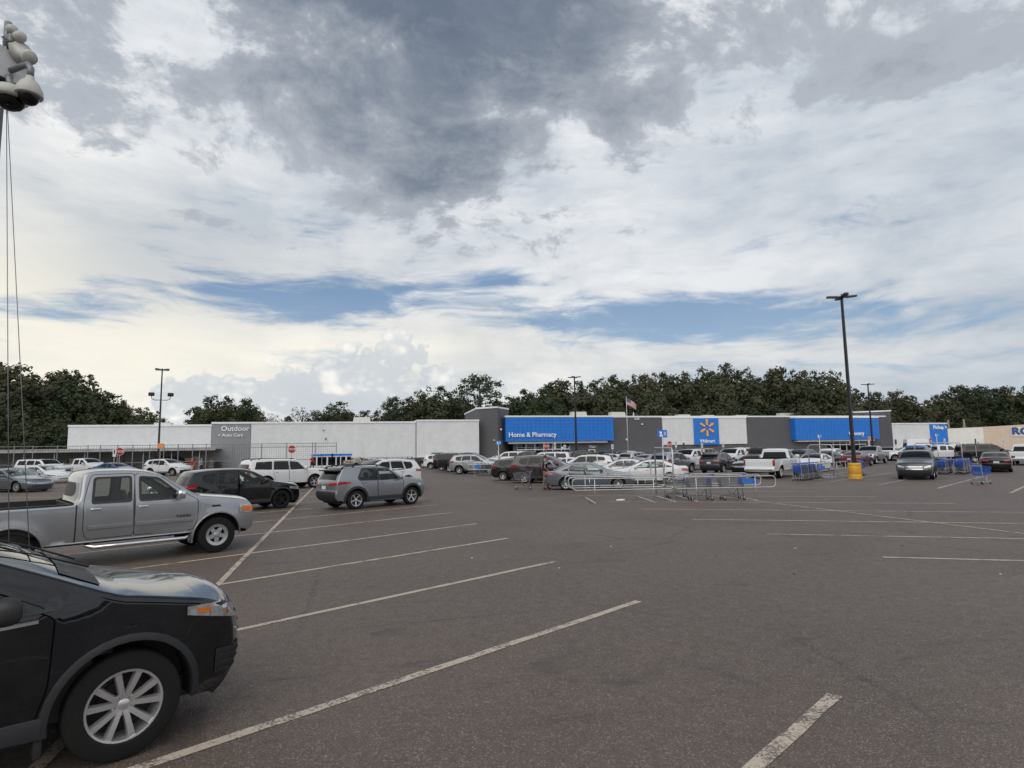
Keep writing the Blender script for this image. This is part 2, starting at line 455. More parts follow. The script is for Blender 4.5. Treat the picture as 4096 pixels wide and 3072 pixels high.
    def endpatch(s, end, y0, xin, zlo, zhi, off=.006, n=12, m=4, sgn=1):
        vs = []; fs = []
        for k in range(n+1):
            t = k/n; a, b = zlo(t), zhi(t)
            for j in range(m+1):
                z = a+(b-a)*j/m; x, y, nx, ny = s.endpath(z, y0, xin, end, n)[k]
                o = Vector((nx, ny));
                if o.dot(Vector((end, 0)))+o.dot(Vector((0, 1))) < 0: o = -o
                vs.append((x+o.x*off, sgn*(y+o.y*off), z))
        for k in range(n):
            for j in range(m):
                f = (k*(m+1)+j, (k+1)*(m+1)+j, (k+1)*(m+1)+j+1, k*(m+1)+j+1)
                fs.append(f if sgn*end > 0 else f[::-1])
        return vs, fs
    def facepatch(s, end, y0, y1, z0, z1, off=.006, n=10, m=4, taper=0.0):
        vs = []; fs = []
        for k in range(n+1):
            for j in range(m+1):
                z = z0+(z1-z0)*j/m; y = (y0+(y1-y0)*k/n)*(1-taper*(1-j/m)); xe, cr = s.endx(z, end); ye = s.Y(xe-end*s.r, z)-s.r
                vs.append((xe+end*(cr*(1-min(1, abs(y/ye))**s.pw)+off), y, z))
        for k in range(n):
            for j in range(m):
                f = (k*(m+1)+j, (k+1)*(m+1)+j, (k+1)*(m+1)+j+1, k*(m+1)+j+1); fs.append(f if end > 0 else f[::-1])
        return vs, fs
    def sidepatch(s, poly, off, sgn, grid=.14):
        vs2 = [Vector(p) for p in poly]; n = len(poly); ed = [(i, (i+1) % n) for i in range(n)]
        xs = [p[0] for p in poly]; zs = [p[1] for p in poly]
        x = min(xs)+grid/2
        while x < max(xs):
            z = min(zs)+grid/2
            while z < max(zs):
                if inpoly(x, z, poly): vs2.append(Vector((x, z)))
                z += grid
            x += grid
        V, E, F = delaunay_2d_cdt(vs2, ed, [], 0, 1e-5)[:3]
        F = [f for f in F if inpoly(sum(V[i].x for i in f)/3, sum(V[i].y for i in f)/3, poly)]
        vv = [(v.x, sgn*(s.Y(v.x, v.y)+off), v.y) for v in V]
        ff = []
        for f in F:
            a, b, c = [Vector(vv[i]) for i in f[:3]]
            ff.append(tuple(f) if (b-a).cross(c-a).y*sgn > 0 else tuple(f[::-1]))
        return vv, ff
    def sides(s, doors, holes, grid, sgn):
        O = s.outline(); vs2 = []; ed = []
        def loop(P):
            k = len(vs2); vs2.extend(Vector(p) for p in P); n = len(P); ed.extend((k+i, k+(i+1) % n) for i in range(n))
        loop(O)
        for h in holes: loop(h)
        for d in doors: loop(d)
        x = s.xmin+grid/2
        while x < s.xmax:
            z = s.sill-.05
            while z < s.top:
                if inpoly(x, z, O): vs2.append(Vector((x+.013*sin(z*40), z)))
                z += grid
            x += grid
        V, E, F = delaunay_2d_cdt(vs2, ed, [], 0, 1e-5)[:3]
        vv = [(v.x, sgn*s.Y(v.x, v.y), v.y) for v in V]
        groups = [[] for _ in range(len(doors)+1)]
        for f in F:
            cx = sum(V[i].x for i in f)/3; cz = sum(V[i].y for i in f)/3
            if not inpoly(cx, cz, O) or any(inpoly(cx, cz, h) for h in holes): continue
            a, b, c = [Vector(vv[i]) for i in f[:3]]
            ff = tuple(f) if (b-a).cross(c-a).y*sgn > 0 else tuple(f[::-1])
            g = len(doors)
            for i, d in enumerate(doors):
                if inpoly(cx, cz, d): g = i; break
            groups[g].append(ff)
        out = []
        for g in groups:
            m = {}; nv = []; nf = []
            for f in g:
                q = []
                for i in f:
                    if i not in m: m[i] = len(nv); nv.append(vv[i])
                    q.append(m[i])
                nf.append(tuple(q))
            out.append((nv, nf))
        return out
    def ribbon(s, i0, i1, K, y0=-1.0, y1=1.0, off=0.0):
        """ribbon between stations i0..i1, lateral range t in y0..y1"""
        vs = []; fs = []; n = K
        for i in range(i0, i1+1):
            p = s.P[i]; nn = s.N[i]; xi, zi = s.inset(i); ye = s.Y(xi, zi)-s.r
            for k in range(n+1):
                t = y0+(y1-y0)*k/n; c = p[2]*(1-abs(t)**s.pw)+off
                vs.append((p[0]+nn.x*c, t*ye, p[1]+nn.y*c))
        for i in range(i1-i0):
            for k in range(n):
                fs.append((i*(n+1)+k, i*(n+1)+k+1, (i+1)*(n+1)+k+1, (i+1)*(n+1)+k))
        return vs, fs
    def strip(s, i0, i1, sgn):
        vs = []; fs = []; m = 4
        for i in range(i0, i1+1):
            p = s.P[i]; nn = s.N[i]; xi, zi = s.inset(i); yi = s.Y(xi, zi)
            for k in range(m+1):
                f = pi/2*k/m
                vs.append((p[0]-nn.x*s.r*(1-sin(f)), sgn*(yi-s.r*(1-cos(f))), p[1]-nn.y*s.r*(1-sin(f))))
        for i in range(i1-i0):
            for k in range(m):
                f = (i*(m+1)+k, i*(m+1)+k+1, (i+1)*(m+1)+k+1, (i+1)*(m+1)+k)
                fs.append(f if sgn < 0 else f[::-1])
        return vs, fs

WHEELS = {}
def wheel_meshes(style, r, w, lod):
    key = (style, round(r, 3), lod)
    if key in WHEELS: return WHEELS[key]
    n = 40 if lod > 1 else 22
    rr = r*(.66 if style != 'steel' else .60); h = w/2
    t = MB(); t.lathe([(rr*.98, -h*.80), (rr*1.04, -h*.98), (r*.90, -h), (r*.975, -h*.86), (r, -h*.6), (r, h*.6), (r*.975, h*.86), (r*.90, h), (rr*1.04, h*.98), (rr*.98, h*.86)], n, 'y')
    ty = smooth_by_angle(t.mesh('tyre'), 35)
    m = MB(); m.lathe([(rr*1.0, h*.90), (rr*.985, h*.96), (rr*.93, h*.93), (rr*.905, h*.70), (rr*.88, -h*.7)], n, 'y')
    def spoke(a, r0, r1, w0, w1, y0, y1, th=.028):
        # tapered bar from hub to rim at angle pair a=(hub angle, rim angle)
        A = Vector((cos(a[0])*r0, sin(a[0])*r0)); B = Vector((cos(a[1])*r1, sin(a[1])*r1)); d = (B-A).normalized(); q = Vector((-d.y, d.x))
        vs = []
        for P, ww, yy in ((A, w0, y0), (A.lerp(B, .5), (w0+w1)/2*.92, (y0+y1)/2+.006), (B, w1, y1)):
            for sx, yo in ((-1, -th), (-.72, 0), (.72, 0), (1, -th)):
                vs.append((P.x+q.x*ww*sx, yy+yo, P.y+q.y*ww*sx))
        fs = []
        for i in range(2):
            for k in range(3): fs.append((i*4+k, i*4+k+1, i*4+4+k+1, i*4+4+k))
        m.add(vs, fs)
    hub = rr*(.17 if style == 'v5' else .20)
    yo = h*.86; yi = h*.62
    if style == 'v5':
        for k in range(5):
            a = 2*pi*k/5+pi/2
            for sg in (-1, 1): spoke((a+sg*.16, a+sg*.30), hub*.7, rr*.95, rr*.095, rr*.118, yi, yo, .038)
        for k in range(5):
            a = 2*pi*k/5+pi/2+pi/5; m.lathe([(0.0, .012), (rr*.045, .012), (rr*.05, 0)], 6, 'y', Matrix.Translation((cos(a)*rr*.27, yi-.02, sin(a)*rr*.27)))
    elif style == 'five':
        for k in range(5): a = 2*pi*k/5+pi/2; spoke((a, a), hub*.8, rr*.95, rr*.13, rr*.10, yi, yo)
    elif style == 'five_twist':
        for k in range(5):
            a = 2*pi*k/5+pi/2; spoke((a, a+.10), hub*.8, rr*.95, rr*.10, rr*.13, yi, yo); spoke((a+.35, a+.16), hub*.8, rr*.80, rr*.04, rr*.04, yi-.015, yo-.01)
    elif style == 'ten':
        for k in range(10): a = 2*pi*k/10+pi/2; spoke((a, a), hub*.8, rr*.95, rr*.055, rr*.062, yi, yo)
    elif style == 'mesh7':
        for k in range(7):
            a = 2*pi*k/7+pi/2
            for sg in (-1, 1): spoke((a, a+sg*.20), hub*.8, rr*.95, rr*.05, rr*.045, yi, yo)
    else:   # pressed steel look: flat dish with five long windows
        for k in range(5): a = 2*pi*k/5+pi/2; spoke((a, a+.05), hub*1.2, rr*.74, rr*.25, rr*.20, yi+.015, yo-.02, .02)
        m.lathe([(rr*.93, yo), (rr*.72, yo-.012), (rr*.70, yo-.04)], n, 'y'); hub = rr*.32
    m.lathe([(0, yi+.035 if style == 'steel' else yi+.012), (hub*.6, yi+.03 if style == 'steel' else yi+.010), (hub, yi), (hub*1.1, yi-.05)], 20, 'y')
    rim = smooth_by_angle(m.mesh('rim'), 35)
    d = MB(); d.lathe([(0, -.01), (rr*.62, -.01), (rr*.62, -.03)], n, 'y'); d.lathe([(rr*.62, -.03), (rr*.9, -.05)], n, 'y')
    disc = d.mesh('brake_disc')
    WHEELS[key] = (ty, rim, disc); return WHEELS[key]

CARS = {}
def build_model(name, sp):
    """returns a list of parts: (name, mesh, material key, parent index, location, rotation)"""
    if name in CARS: return CARS[name]
    S = Shape(sp); parts = []; lod = sp.get('lod', 1)
    def part(nm, vs, fs, mk, parent=None, smooth=55, loc=None, rot=None):
        if not fs: return None
        me = new_mesh(nm, vs, fs)
        if smooth: smooth_by_angle(me, smooth)
        parts.append((nm, me, mk, parent, loc, rot)); return len(parts)-1
    see = sp.get('see', False); wins = [roundpoly(w, .055) for w in sp['wins']]
    doors = [roundpoly(d, .07) for d in sp['doors']] if lod else []
    K = 14 if lod else 8; grid = {2: .075, 1: .11, 0: .17}[lod]
    tags = [p[3] for p in S.P]; N = len(S.P)
    def rng(*tg):
        ii = [i for i in range(N-1) if tags[i] in tg]; return (ii[0], ii[-1]+1) if ii else None
    B = MB(); doormesh = {}
    for sgn in (-1, 1):
        gr = S.sides(doors, wins if see else [], grid, sgn)
        B.add(*gr[-1])
        for i, g in enumerate(gr[:-1]): doormesh[(i, sgn)] = g
        skip = rng('bd')
        B.add(*S.strip(0, N-1, sgn))
    # ribbon by tags
    for tg in ('fb', 'ng', 'hd', 'ws', 'rf', 'rw', 'tg', 'rb'):
        q = rng(tg)
        if not q: continue
        if tg in ('ws', 'rw'):
            e = .93 if tg == 'ws' else .88
            B.add(*S.ribbon(q[0], q[1], 1, -1, -e)); B.add(*S.ribbon(q[0], q[1], 1, e, 1))
            gv = S.ribbon(q[0], q[1], K, -e, e)
            part('windshield' if tg == 'ws' else 'rear_window', *gv, 'wsglass' if tg == 'ws' else 'rwglass', smooth=180)
        elif tg == 'rf' and sp.get('twotone'):
            part('roof_panel', *S.ribbon(q[0], q[1], K), 'roof')
        elif tg in ('fb', 'rb') and lod and sp.get('clad'):
            v, f = S.ribbon(q[0], q[1], K); part('front_bumper' if tg == 'fb' else 'rear_bumper', v, f, 'clad')
        elif tg == 'hd' and lod: part('hood', *S.ribbon(q[0], q[1], K), 'paint')
        elif tg == 'tg' and lod: part('tailgate' if sp['kind'] != 'sedan' else 'boot_lid', *S.ribbon(q[0], q[1], K), 'paint')
        else: B.add(*S.ribbon(q[0], q[1], K))
    body = part('body', B.v, B.f, 'paint')
    # pickup bed
    bd = rng('bd')
    if bd:
        x0 = S.P[bd[1]][0]+.06; x1 = S.P[bd[0]][0]-.02; z = S.P[(bd[0]+bd[1])//2][1]; w = S.Y((x0+x1)/2, z-.05)
        m = MB(); fl = z-.52
        for sg in (-1, 1):
            a, b_ = sorted((sg*(w-.10), sg*(w-.012))); m.box(x0-.04, x1, a, b_, z-.03, z+.012)
            a, b_ = sorted((sg*(w-.10), sg*(w-.085))); m.box(x0, x1, a, b_, fl, z-.03)
        m.box(x0, x1, -w+.1, w-.1, fl-.03, fl); m.box(x1-.05, x1, -w+.1, w-.1, fl, z); m.box(x0-.05, x0, -w+.1, w-.1, fl, z+.005)
        part('cargo_bed', m.v, m.f, 'black', smooth=0)
    # doors
    hnd = sp.get('handle', 'paint')
    for (i, sgn), (v, f) in doormesh.items():
        di = part('door', v, f, 'paint')
        if di is None: continue
        d = sp['doors'][i]; hx = min(p[0] for p in d)+ .17 if True else 0; hz = interp(S.belt, hx)-.10
        hx = sp.get('hx', {}).get(i, hx)
        y = S.Y(hx, hz); m = MB(); a, b_ = sorted((sgn*(y+.004), sgn*(y+.035)))
        m.bbox(hx-.09, hx+.09, a, b_, hz-.017, hz+.017, .014); part('handle', m.v, m.f, hnd, di)
        if lod > 0:
            P = doors[i]; m = MB(); wv = .0045 if lod > 1 else .006; O = S.outline()
            for a, b_ in zip(P, P[1:]+P[:1]):
                mx, mz = (a[0]+b_[0])/2, (a[1]+b_[1])/2
                if not inpoly(mx, mz, O) or (see and any(inpoly(mx, mz, w) for w in wins)): continue
                dv = Vector((b_[0]-a[0], b_[1]-a[1])); L = dv.length
                if L < 1e-4: continue
                k = max(1, int(L/.12)); nv = Vector((-dv.y, dv.x))/L*wv; vs = []
                for j in range(k+1):
                    q = Vector(a)+dv*j/k
                    for sg2 in (-1, 1):
                        pz = q+nv*sg2; vs.append((pz.x, sgn*(S.Y(pz.x, pz.y)+.0025), pz.y))
                fs = [(2*j, 2*j+1, 2*j+3, 2*j+2) for j in range(k)]; m.add(vs, fs)
            part('door_gap', m.v, m.f, 'gap', di, smooth=0)
    # side glass
    for sgn in (-1, 1):
        for i, w in enumerate(wins):
            gk = 'clear' if see and i < sp.get('nclear', 99) else ('privacy' if see else 'solid')
            v, f = S.sidepatch(w, -.012 if see else .004, sgn)
            wi = part('side_window', v, f, gk, smooth=180)
            if lod:
                m = MB(); P = w; kk = 1 if not see else 1
                trim = sp.get('trim', 'black'); loops = []
                cx = sum(p[0] for p in P)/len(P); cz = sum(p[1] for p in P)/len(P); vs = []
                for p in P:
                    dvec = Vector((p[0]-cx, p[1]-cz)).normalized()
                    for off in ((-.012, sp.get('sealw', .014)) if lod < 2 else (-.03, .022)):
                        q = (p[0]+dvec.x*off, p[1]+dvec.y*off); vs.append((q[0], sgn*(S.Y(*q)+.006), q[1]))
                n = len(P); fs = [(2*j, 2*j+1, 2*((j+1) % n)+1, 2*((j+1) % n)) for j in range(n)]
                part('window_seal', vs, fs, trim, wi, smooth=0)
    # wheel wells, flares, sills, underbody
    m = MB(); rw, ra = sp['rw'], sp['ra']
    for sgn in (-1, 1):
        for xw in (S.xr, S.xf):
            dx = sqrt(max(.01, ra*ra-(rw-S.sill)**2)); a0 = atan2(S.sill-rw, -dx); a0 = a0 if a0 > 0 else a0+2*pi; a1 = atan2(S.sill-rw, dx)
            vs = []; n = 14
            for k in range(n+1):
                q = a0+(a1-a0)*k/n; x, z = xw+ra*cos(q), rw+ra*sin(q); vs += [(x, sgn*(S.Y(x, z)-.002), z), (x, sgn*(S.W-.34), z)]
            m.add(vs, [(2*k, 2*k+1, 2*k+3, 2*k+2) for k in range(n)])
            vs = [(v[0], sgn*(S.W-.34), v[2]) for v in vs[1::2]]; m.add(vs, [tuple(range(len(vs)))])
    m.box(S.xmin+.25, S.xmax-.25, -S.W+.30, S.W-.30, S.sill-.06, S.sill+.10)
    m.box(S.xr+ra+.02, S.xf-ra-.02, -S.W+.10, S.W-.10, S.sill-.01, S.sill+.05)
    part('underbody', m.v, m.f, 'black', smooth=0)
    if sp.get('clad') and lod:
        for sgn in (-1, 1):
            for xw in (S.xr, S.xf):
                vs = []; n = 20; rb = ra+sp.get('cladw', .065)
                dx = sqrt(max(.01, ra*ra-(rw-S.sill)**2)); a0 = atan2(S.sill-rw, -dx); a0 = a0 if a0 > 0 else a0+2*pi; a1 = atan2(S.sill-rw, dx)
                for k in range(n+1):
                    q = a0+(a1-a0)*k/n
                    for rad, o in ((ra-.004, -.02), (ra, .016), (rb-.015, .014), (rb, .001)):
                        x, z = xw+rad*cos(q), max(S.sill, rw+rad*sin(q)); vs.append((x, sgn*(S.Y(x, z)+o), z))
                fs = []
                for k in range(n):
                    for j in range(3):
                        f = (4*k+j, 4*k+4+j, 4*k+5+j, 4*k+1+j); fs.append(f if sgn > 0 else f[::-1])
                part('wheel_arch_trim', vs, fs, 'clad')
            x0 = S.xr+ra+.0; x1 = S.xf-ra-.0; z0 = S.sill; z1 = S.sill+sp.get('sillh', .13); vs = []; n = 10
            for k in range(n+1):
                x = x0+(x1-x0)*k/n
                for z, o in ((z0-.02, -.05), (z0, .012), (z1-.012, .014), (z1, .001)): vs.append((x, sgn*(S.Y(x, z)+o), z))
            fs = []
            for k in range(n):
                for j in range(3):
                    f = (4*k+j, 4*k+4+j, 4*k+5+j, 4*k+1+j); fs.append(f if sgn > 0 else f[::-1])
            part('sill_trim', vs, fs, 'clad')
    # lamps
    for sgn in (-1, 1):
        h = sp['head']; a, b_ = h['lo'], h['hi']
        v, f = S.endpatch(1, h['y0'], h['x'], lambda t: a[0]+(a[1]-a[0])*t, lambda t: b_[0]+(b_[1]-b_[0])*t, .007, sgn=sgn)
        hi = part('headlight', v, f, 'lens', smooth=60)
        if h.get('amber'):
            y0, x, l0, l1, h0, h1 = h['amber']
            v, f = S.endpatch(1, y0, x, lambda t: l0+(l1-l0)*t, lambda t: h0+(h1-h0)*t, .010, sgn=sgn, n=8, m=2); part('turn_signal', v, f, 'amber', hi, smooth=60)
        t_ = sp['tail']; c, d = t_['lo'], t_['hi']
        v, f = S.endpatch(-1, t_['y0'], t_['x'], lambda t: c[0]+(c[1]-c[0])*t, lambda t: d[0]+(d[1]-d[0])*t, .008, sgn=sgn)
        part('taillight', v, f, 'red', smooth=60)
    for g in sp.get('grille', []):
        y, z0, z1, mk, tp = g
        gi = part('grille', *S.facepatch(1, -y, y, z0, z1, .006, taper=tp), 'black', smooth=60)
        if mk:
            for k in range(mk):
                zz = z0+(z1-z0)*(k+.5)/mk; part('grille_bar', *S.facepatch(1, -y*.97, y*.97, zz-.014, zz+.014, .016, 10, 1, taper=tp), 'chrome' if sp.get('chromegrille', True) else 'clad', gi, smooth=60)
    for g in sp.get('rearpatch', []):
        y, z0, z1, mk, nm = g; part(nm, *S.facepatch(-1, -y, y, z0, z1, .008), mk, smooth=60)
    zp = sp.get('platez', (.80, .93))
    part('licence_plate', *S.facepatch(-1, -.16, .16, zp[0], zp[1], .014, 2, 1), 'plate', smooth=0)
    # mirrors
    mx, mz = sp['mirror']
    for sgn in (-1, 1):
        y = S.Y(mx, mz-.05); m = MB(); q = sp.get('msize', 1.0)
        a, b_ = sorted((sgn*(y+.05), sgn*(y+.05+.21*q))); m.bbox(mx-.06*q, mx+.08*q, a, b_, mz-.01, mz+.15*q, .05*q)
        a, b_ = sorted((sgn*(y-.02), sgn*(y+.10))); m.bbox(mx-.03, mx+.04, a, b_, mz-.03, mz+.02, .01)
        part('mirror', m.v, m.f, sp.get('mirrorm', 'paint'))
    if sp.get('rails'):
        for sgn in (-1, 1):
            q = rng('rf'); pts = []
            for i in range(q[0]+1, q[1]-1):
                p = S.P[i]; xi, zi = S.inset(i)
                pts.append((p[0], sgn*(S.Y(xi, zi)-S.r-.05), p[1]+p[2]*.25+.045))
            m = MB(); m.tube(pts, .018, 6)
            for p in (pts[1], pts[len(pts)//2], pts[-2]): m.box(p[0]-.04, p[0]+.04, p[1]-.012, p[1]+.012, p[2]-.06, p[2])
            part('roof_rail', m.v, m.f, sp['rails'])
    if sp.get('spoiler'):
        q = rng('rf'); p = S.P[q[1]-1]; w = S.Y(p[0], p[1]-S.r)-.08; m = MB()
        m.bbox(p[0]-.22, p[0]+.05, -w, w, p[1]-.02+p[2]*.2, p[1]+.025+p[2]*.2, .015); part('spoiler', m.v, m.f, sp['spoiler'])
    # cabin
    if see:
        m = MB(); bz = min(z for x, z in S.belt)-.06; xs = [p[0] for w in sp['wins'] for p in w]; x0, x1 = min(xs)-.25, max(xs)+.25
        m.box(x0, x1, -S.W+.13, S.W-.13, S.sill+.05, bz-.25); m.box(x1-.32, x1+.12, -S.W+.13, S.W-.13, bz-.25, bz+.02)
        if sp.get('backwall'): m.box(x0+.1, x0+.2, -S.W+.13, S.W-.13, bz-.3, bz)
        ci = part('cabin', m.v, m.f, 'dark', smooth=0)
        for (sx, sy) in sp.get('seats', [(.0, .38), (.0, -.38)]):
            m = MB(); M = Matrix.Translation((sx, sy, bz-.38)) @ Matrix.Rotation(radians(-14), 4, 'Y')
            m.bbox(-.10, .10, -.24, .24, 0, .62, .07, M); m.bbox(-.06, .06, -.13, .13, .65, .86, .05, M); m.bbox(-.05, .5, -.25, .25, -.12, .05, .06, Matrix.Translation((sx, sy, bz-.38)))
            part('seat', m.v, m.f, 'seat', ci)
        m = MB(); M = Matrix.Translation((x1-.45, .38, bz+.06)) @ Matrix.Rotation(radians(62), 4, 'Y')
        m.tube([M @ Vector((.19*cos(a*pi/8), .19*sin(a*pi/8), 0)) for a in range(16)], .016, 6, closed=True); m.tube([M @ Vector((-.18, 0, 0)), M @ Vector((.18, 0, 0))], .014, 5)
        part('steering_wheel', m.v, m.f, 'dark', ci)
    # wheels
    ty, rim, disc = wheel_meshes(sp.get('rim', 'five'), sp['rwheel'], sp.get('tw', .225), lod)
    for xw in (S.xf, S.xr):
        for sgn in (-1, 1):
            yy = sgn*(S.W-.035-sp.get('tw', .225)/2)
            parts.append(('wheel', ty, 'tyre', None, (xw, yy, sp['rwheel']), (0, R.uniform(0, 6), pi if sgn < 0 else 0)))
            wi = len(parts)-1
            parts.append(('rim', rim, sp.get('rimmat', 'alloy'), wi, None, None))
            if lod > 0: parts.append(('brake_disc', disc, 'black', wi, None, None))
    if 'extra' in sp: sp['extra'](S, part)
    CARS[name] = parts; return parts
KEY = {'gap': GAPM, 'clad': CLAD, 'black': BLACK, 'wsglass': GLASS_CLEAR, 'rwglass': GLASS_DARK, 'clear': GLASS_CLEAR, 'privacy': GLASS_DARK, 'solid': GLASS_SOLID,
       'chrome': CHROME, 'tyre': RUBBER, 'alloy': ALLOY, 'alloyd': ALLOYD, 'steel': STEELRIM, 'red': REDLENS, 'amber': AMBER, 'lens': WHITELENS,
       'dark': DARKIN, 'seat': GREYIN, 'plate': PLATE}
def vehicle(objname, model, pm, loc, az, label, cat, group=None, over=None):
    """az: heading in degrees clockwise from +y; loc: point on the ground midway between the axles"""
    parts = CARS[model]; sp = SPECS[model]
    root = empty(objname, (loc[0], loc[1], 0), radians(90-az), label, cat, group)
    key = dict(KEY); key['paint'] = pm; key['roof'] = pm
    if not sp.get('see'): key['wsglass'] = key['rwglass'] = GLASS_SOLID
    if over: key.update(over)
    made = []
    for nm, me, mk, par, lc, rt in parts:
        o = bpy.data.objects.new(nm, me); C.objects.link(o); o.parent = made[par] if par is not None else root
        if not me.materials: me.materials.append(None)
        o.material_slots[0].link = 'OBJECT'; o.material_slots[0].material = key[mk]
        if lc: o.location = lc
        if rt: o.rotation_euler = rt
        made.append(o)
    return root
def from_wheel(model, contact, az, which):
    """centre of a vehicle from the ground contact of one wheel: which = (+1 front / -1 rear, +1 left / -1 right)"""
    sp = SPECS[model]; a = radians(az); f = Vector((sin(a), cos(a))); l = Vector((-f.y, f.x))
    c = Vector((contact[0], contact[1])); return c-f*(which[0]*sp['wb']/2)-l*(which[1]*(sp['W']-.12))

SPECS = {}
# generic crossover (x forward, z up, origin midway between the axles)
def crossover():
    return dict(kind='suv', W=.92, wb=2.70, sill=.30, rw=.36, rwheel=.36, ra=.43, clad=True, tum=.20, kf=.11, kr=.08,
        sil=[(2.02, .24, .14, 'fb'), (2.12, .34, .17, 'fb'), (2.15, .50, .18, 'ng'), (2.13, .66, .17, 'ng'), (2.09, .82, .15, 'ng'), (2.00, .93, .10, 'hd'), (1.62, 1.02, .05, 'hd'), (1.18, 1.095, .045, 'hd'), (1.00, 1.125, .05, 'ws'),
             (.55, 1.385, .06, 'ws'), (.16, 1.585, .05, 'rf'), (-.25, 1.645, .04, 'rf'), (-1.15, 1.645, .04, 'rf'), (-1.80, 1.585, .04, 'rf'), (-1.96, 1.55, .05, 'rw'),
             (-2.20, 1.16, .07, 'tg'), (-2.25, 1.0, .09, 'tg'), (-2.24, .72, .10, 'rb'), (-2.28, .62, .11, 'rb'), (-2.25, .42, .11, 'rb'), (-2.10, .30, .08, 'rb')],
        belt=[(2.2, .86), (1.2, 1.02), (.8, 1.06), (-.5, 1.09), (-1.6, 1.15), (-2.3, 1.16)],
        wins=[[(.72, 1.09), (.12, 1.505), (-.30, 1.535), (-.30, 1.075)], [(-.39, 1.085), (-.39, 1.54), (-1.06, 1.535), (-1.14, 1.12)], [(-1.24, 1.135), (-1.15, 1.525), (-1.62, 1.475), (-1.70, 1.30), (-1.58, 1.18)]],
        doors=[[(.80, .36), (.88, .62), (.90, 1.05), (.80, 1.10), (.14, 1.555), (-.34, 1.585), (-.345, .36)], [(-.345, .36), (-.34, 1.585), (-1.10, 1.58), (-1.19, 1.12), (-1.02, .88), (-.90, .62), (-.86, .36)]],
        head=dict(y0=.48, x=1.66, lo=(.68, .80), hi=(.80, .90)), tail=dict(y0=.42, x=-1.86, lo=(.93, 1.00), hi=(1.05, 1.13)),
        grille=[(.46, .56, .80, 3, .15), (.60, .30, .44, 0, .1)], rearpatch=[(.52, .34, .50, 'clad', 'rear_trim')], platez=(.80, .93), mirror=(.62, 1.10), mirrorm='paint', hx={0: -.18, 1: -.98})
def scaled(d, sx=1, sz=1, W=None, **kw):
    o = {}
    for k, v in d.items(): o[k] = v
    P = lambda L: [(x*sx, z*sz) for x, z in L]
    o['sil'] = [(x*sx, z*sz, c, t) for x, z, c, t in d['sil']]; o['belt'] = P(d['belt']); o['wins'] = [P(w) for w in d['wins']]; o['doors'] = [P(w) for w in d['doors']]
    o['wb'] = d['wb']*sx
    h = dict(d['head']); h['x'] *= sx; h['lo'] = tuple(z*sz for z in h['lo']); h['hi'] = tuple(z*sz for z in h['hi'])
    if h.get('amber'): a = h['amber']; h['amber'] = (a[0], a[1]*sx)+tuple(z*sz for z in a[2:])
    o['head'] = h
    h = dict(d['tail']); h['x'] *= sx; h['lo'] = tuple(z*sz for z in h['lo']); h['hi'] = tuple(z*sz for z in h['hi']); o['tail'] = h
    o['grille'] = [(y, a*sz, b*sz, m, t) for y, a, b, m, t in d['grille']]; o['rearpatch'] = [(y, a*sz, b*sz, m, n) for y, a, b, m, n in d['rearpatch']]
    o['platez'] = tuple(z*sz for z in d['platez']); o['mirror'] = (d['mirror'][0]*sx, d['mirror'][1]*sz); o['hx'] = {k: v*sx for k, v in d['hx'].items()}
    if 'seats' in d: o['seats'] = [(x*sx, y) for x, y in d['seats']]
    o['sill'] = d['sill']*sz
    if W: o['W'] = W
    o.update(kw); return o
def boxsuv():
    return dict(kind='suv', W=1.0, wb=2.95, sill=.40, rw=.40, rwheel=.40, ra=.48, tum=.17, kf=.09, kr=.05, r=.06, flare=.012,
        sil=[(2.28, .34, .10, 'fb'), (2.40, .44, .14, 'fb'), (2.42, .62, .15, 'ng'), (2.42, .84, .15, 'ng'), (2.39, 1.04, .13, 'ng'), (2.30, 1.12, .08, 'hd'), (1.8, 1.18, .05, 'hd'), (1.25, 1.23, .04, 'hd'), (1.08, 1.26, .05, 'ws'),
             (.80, 1.50, .06, 'ws'), (.46, 1.77, .05, 'rf'), (.1, 1.835, .035, 'rf'), (-1.6, 1.85, .035, 'rf'), (-2.2, 1.82, .035, 'rf'), (-2.32, 1.76, .04, 'rw'),
             (-2.44, 1.25, .05, 'tg'), (-2.47, 1.05, .06, 'tg'), (-2.47, .74, .06, 'rb'), (-2.54, .66, .08, 'rb'), (-2.52, .48, .08, 'rb'), (-2.38, .38, .05, 'rb')],
        belt=[(2.4, 1.02), (1.2, 1.15), (0, 1.19), (-2.5, 1.22)],
        wins=[[(.86, 1.22), (.42, 1.66), (-.06, 1.72), (-.06, 1.21)], [(-.16, 1.22), (-.16, 1.725), (-1.0, 1.73), (-1.06, 1.24)], [(-1.18, 1.24), (-1.13, 1.73), (-2.02, 1.70), (-2.14, 1.28)]],
        doors=[[(.96, .46), (1.02, .8), (1.02, 1.16), (.92, 1.24), (.42, 1.73), (-.11, 1.77), (-.11, .46)], [(-.11, .46), (-.11, 1.77), (-1.04, 1.775), (-1.12, 1.24), (-1.02, .95), (-.93, .46)]],
        head=dict(y0=.55, x=2.12, lo=(.84, .86), hi=(1.04, 1.05)), tail=dict(y0=.70, x=-2.40, lo=(.92, .92), hi=(1.36, 1.36)),
        grille=[(.52, .66, 1.00, 3, 0), (.60, .42, .54, 0, .1)], rearpatch=[(.70, .50, .62, 'clad', 'rear_trim')], platez=(.84, .98), mirror=(.80, 1.22), msize=1.2, mirrorm='paint', hx={0: .06, 1: -.88}, rim='five', rails='clad')
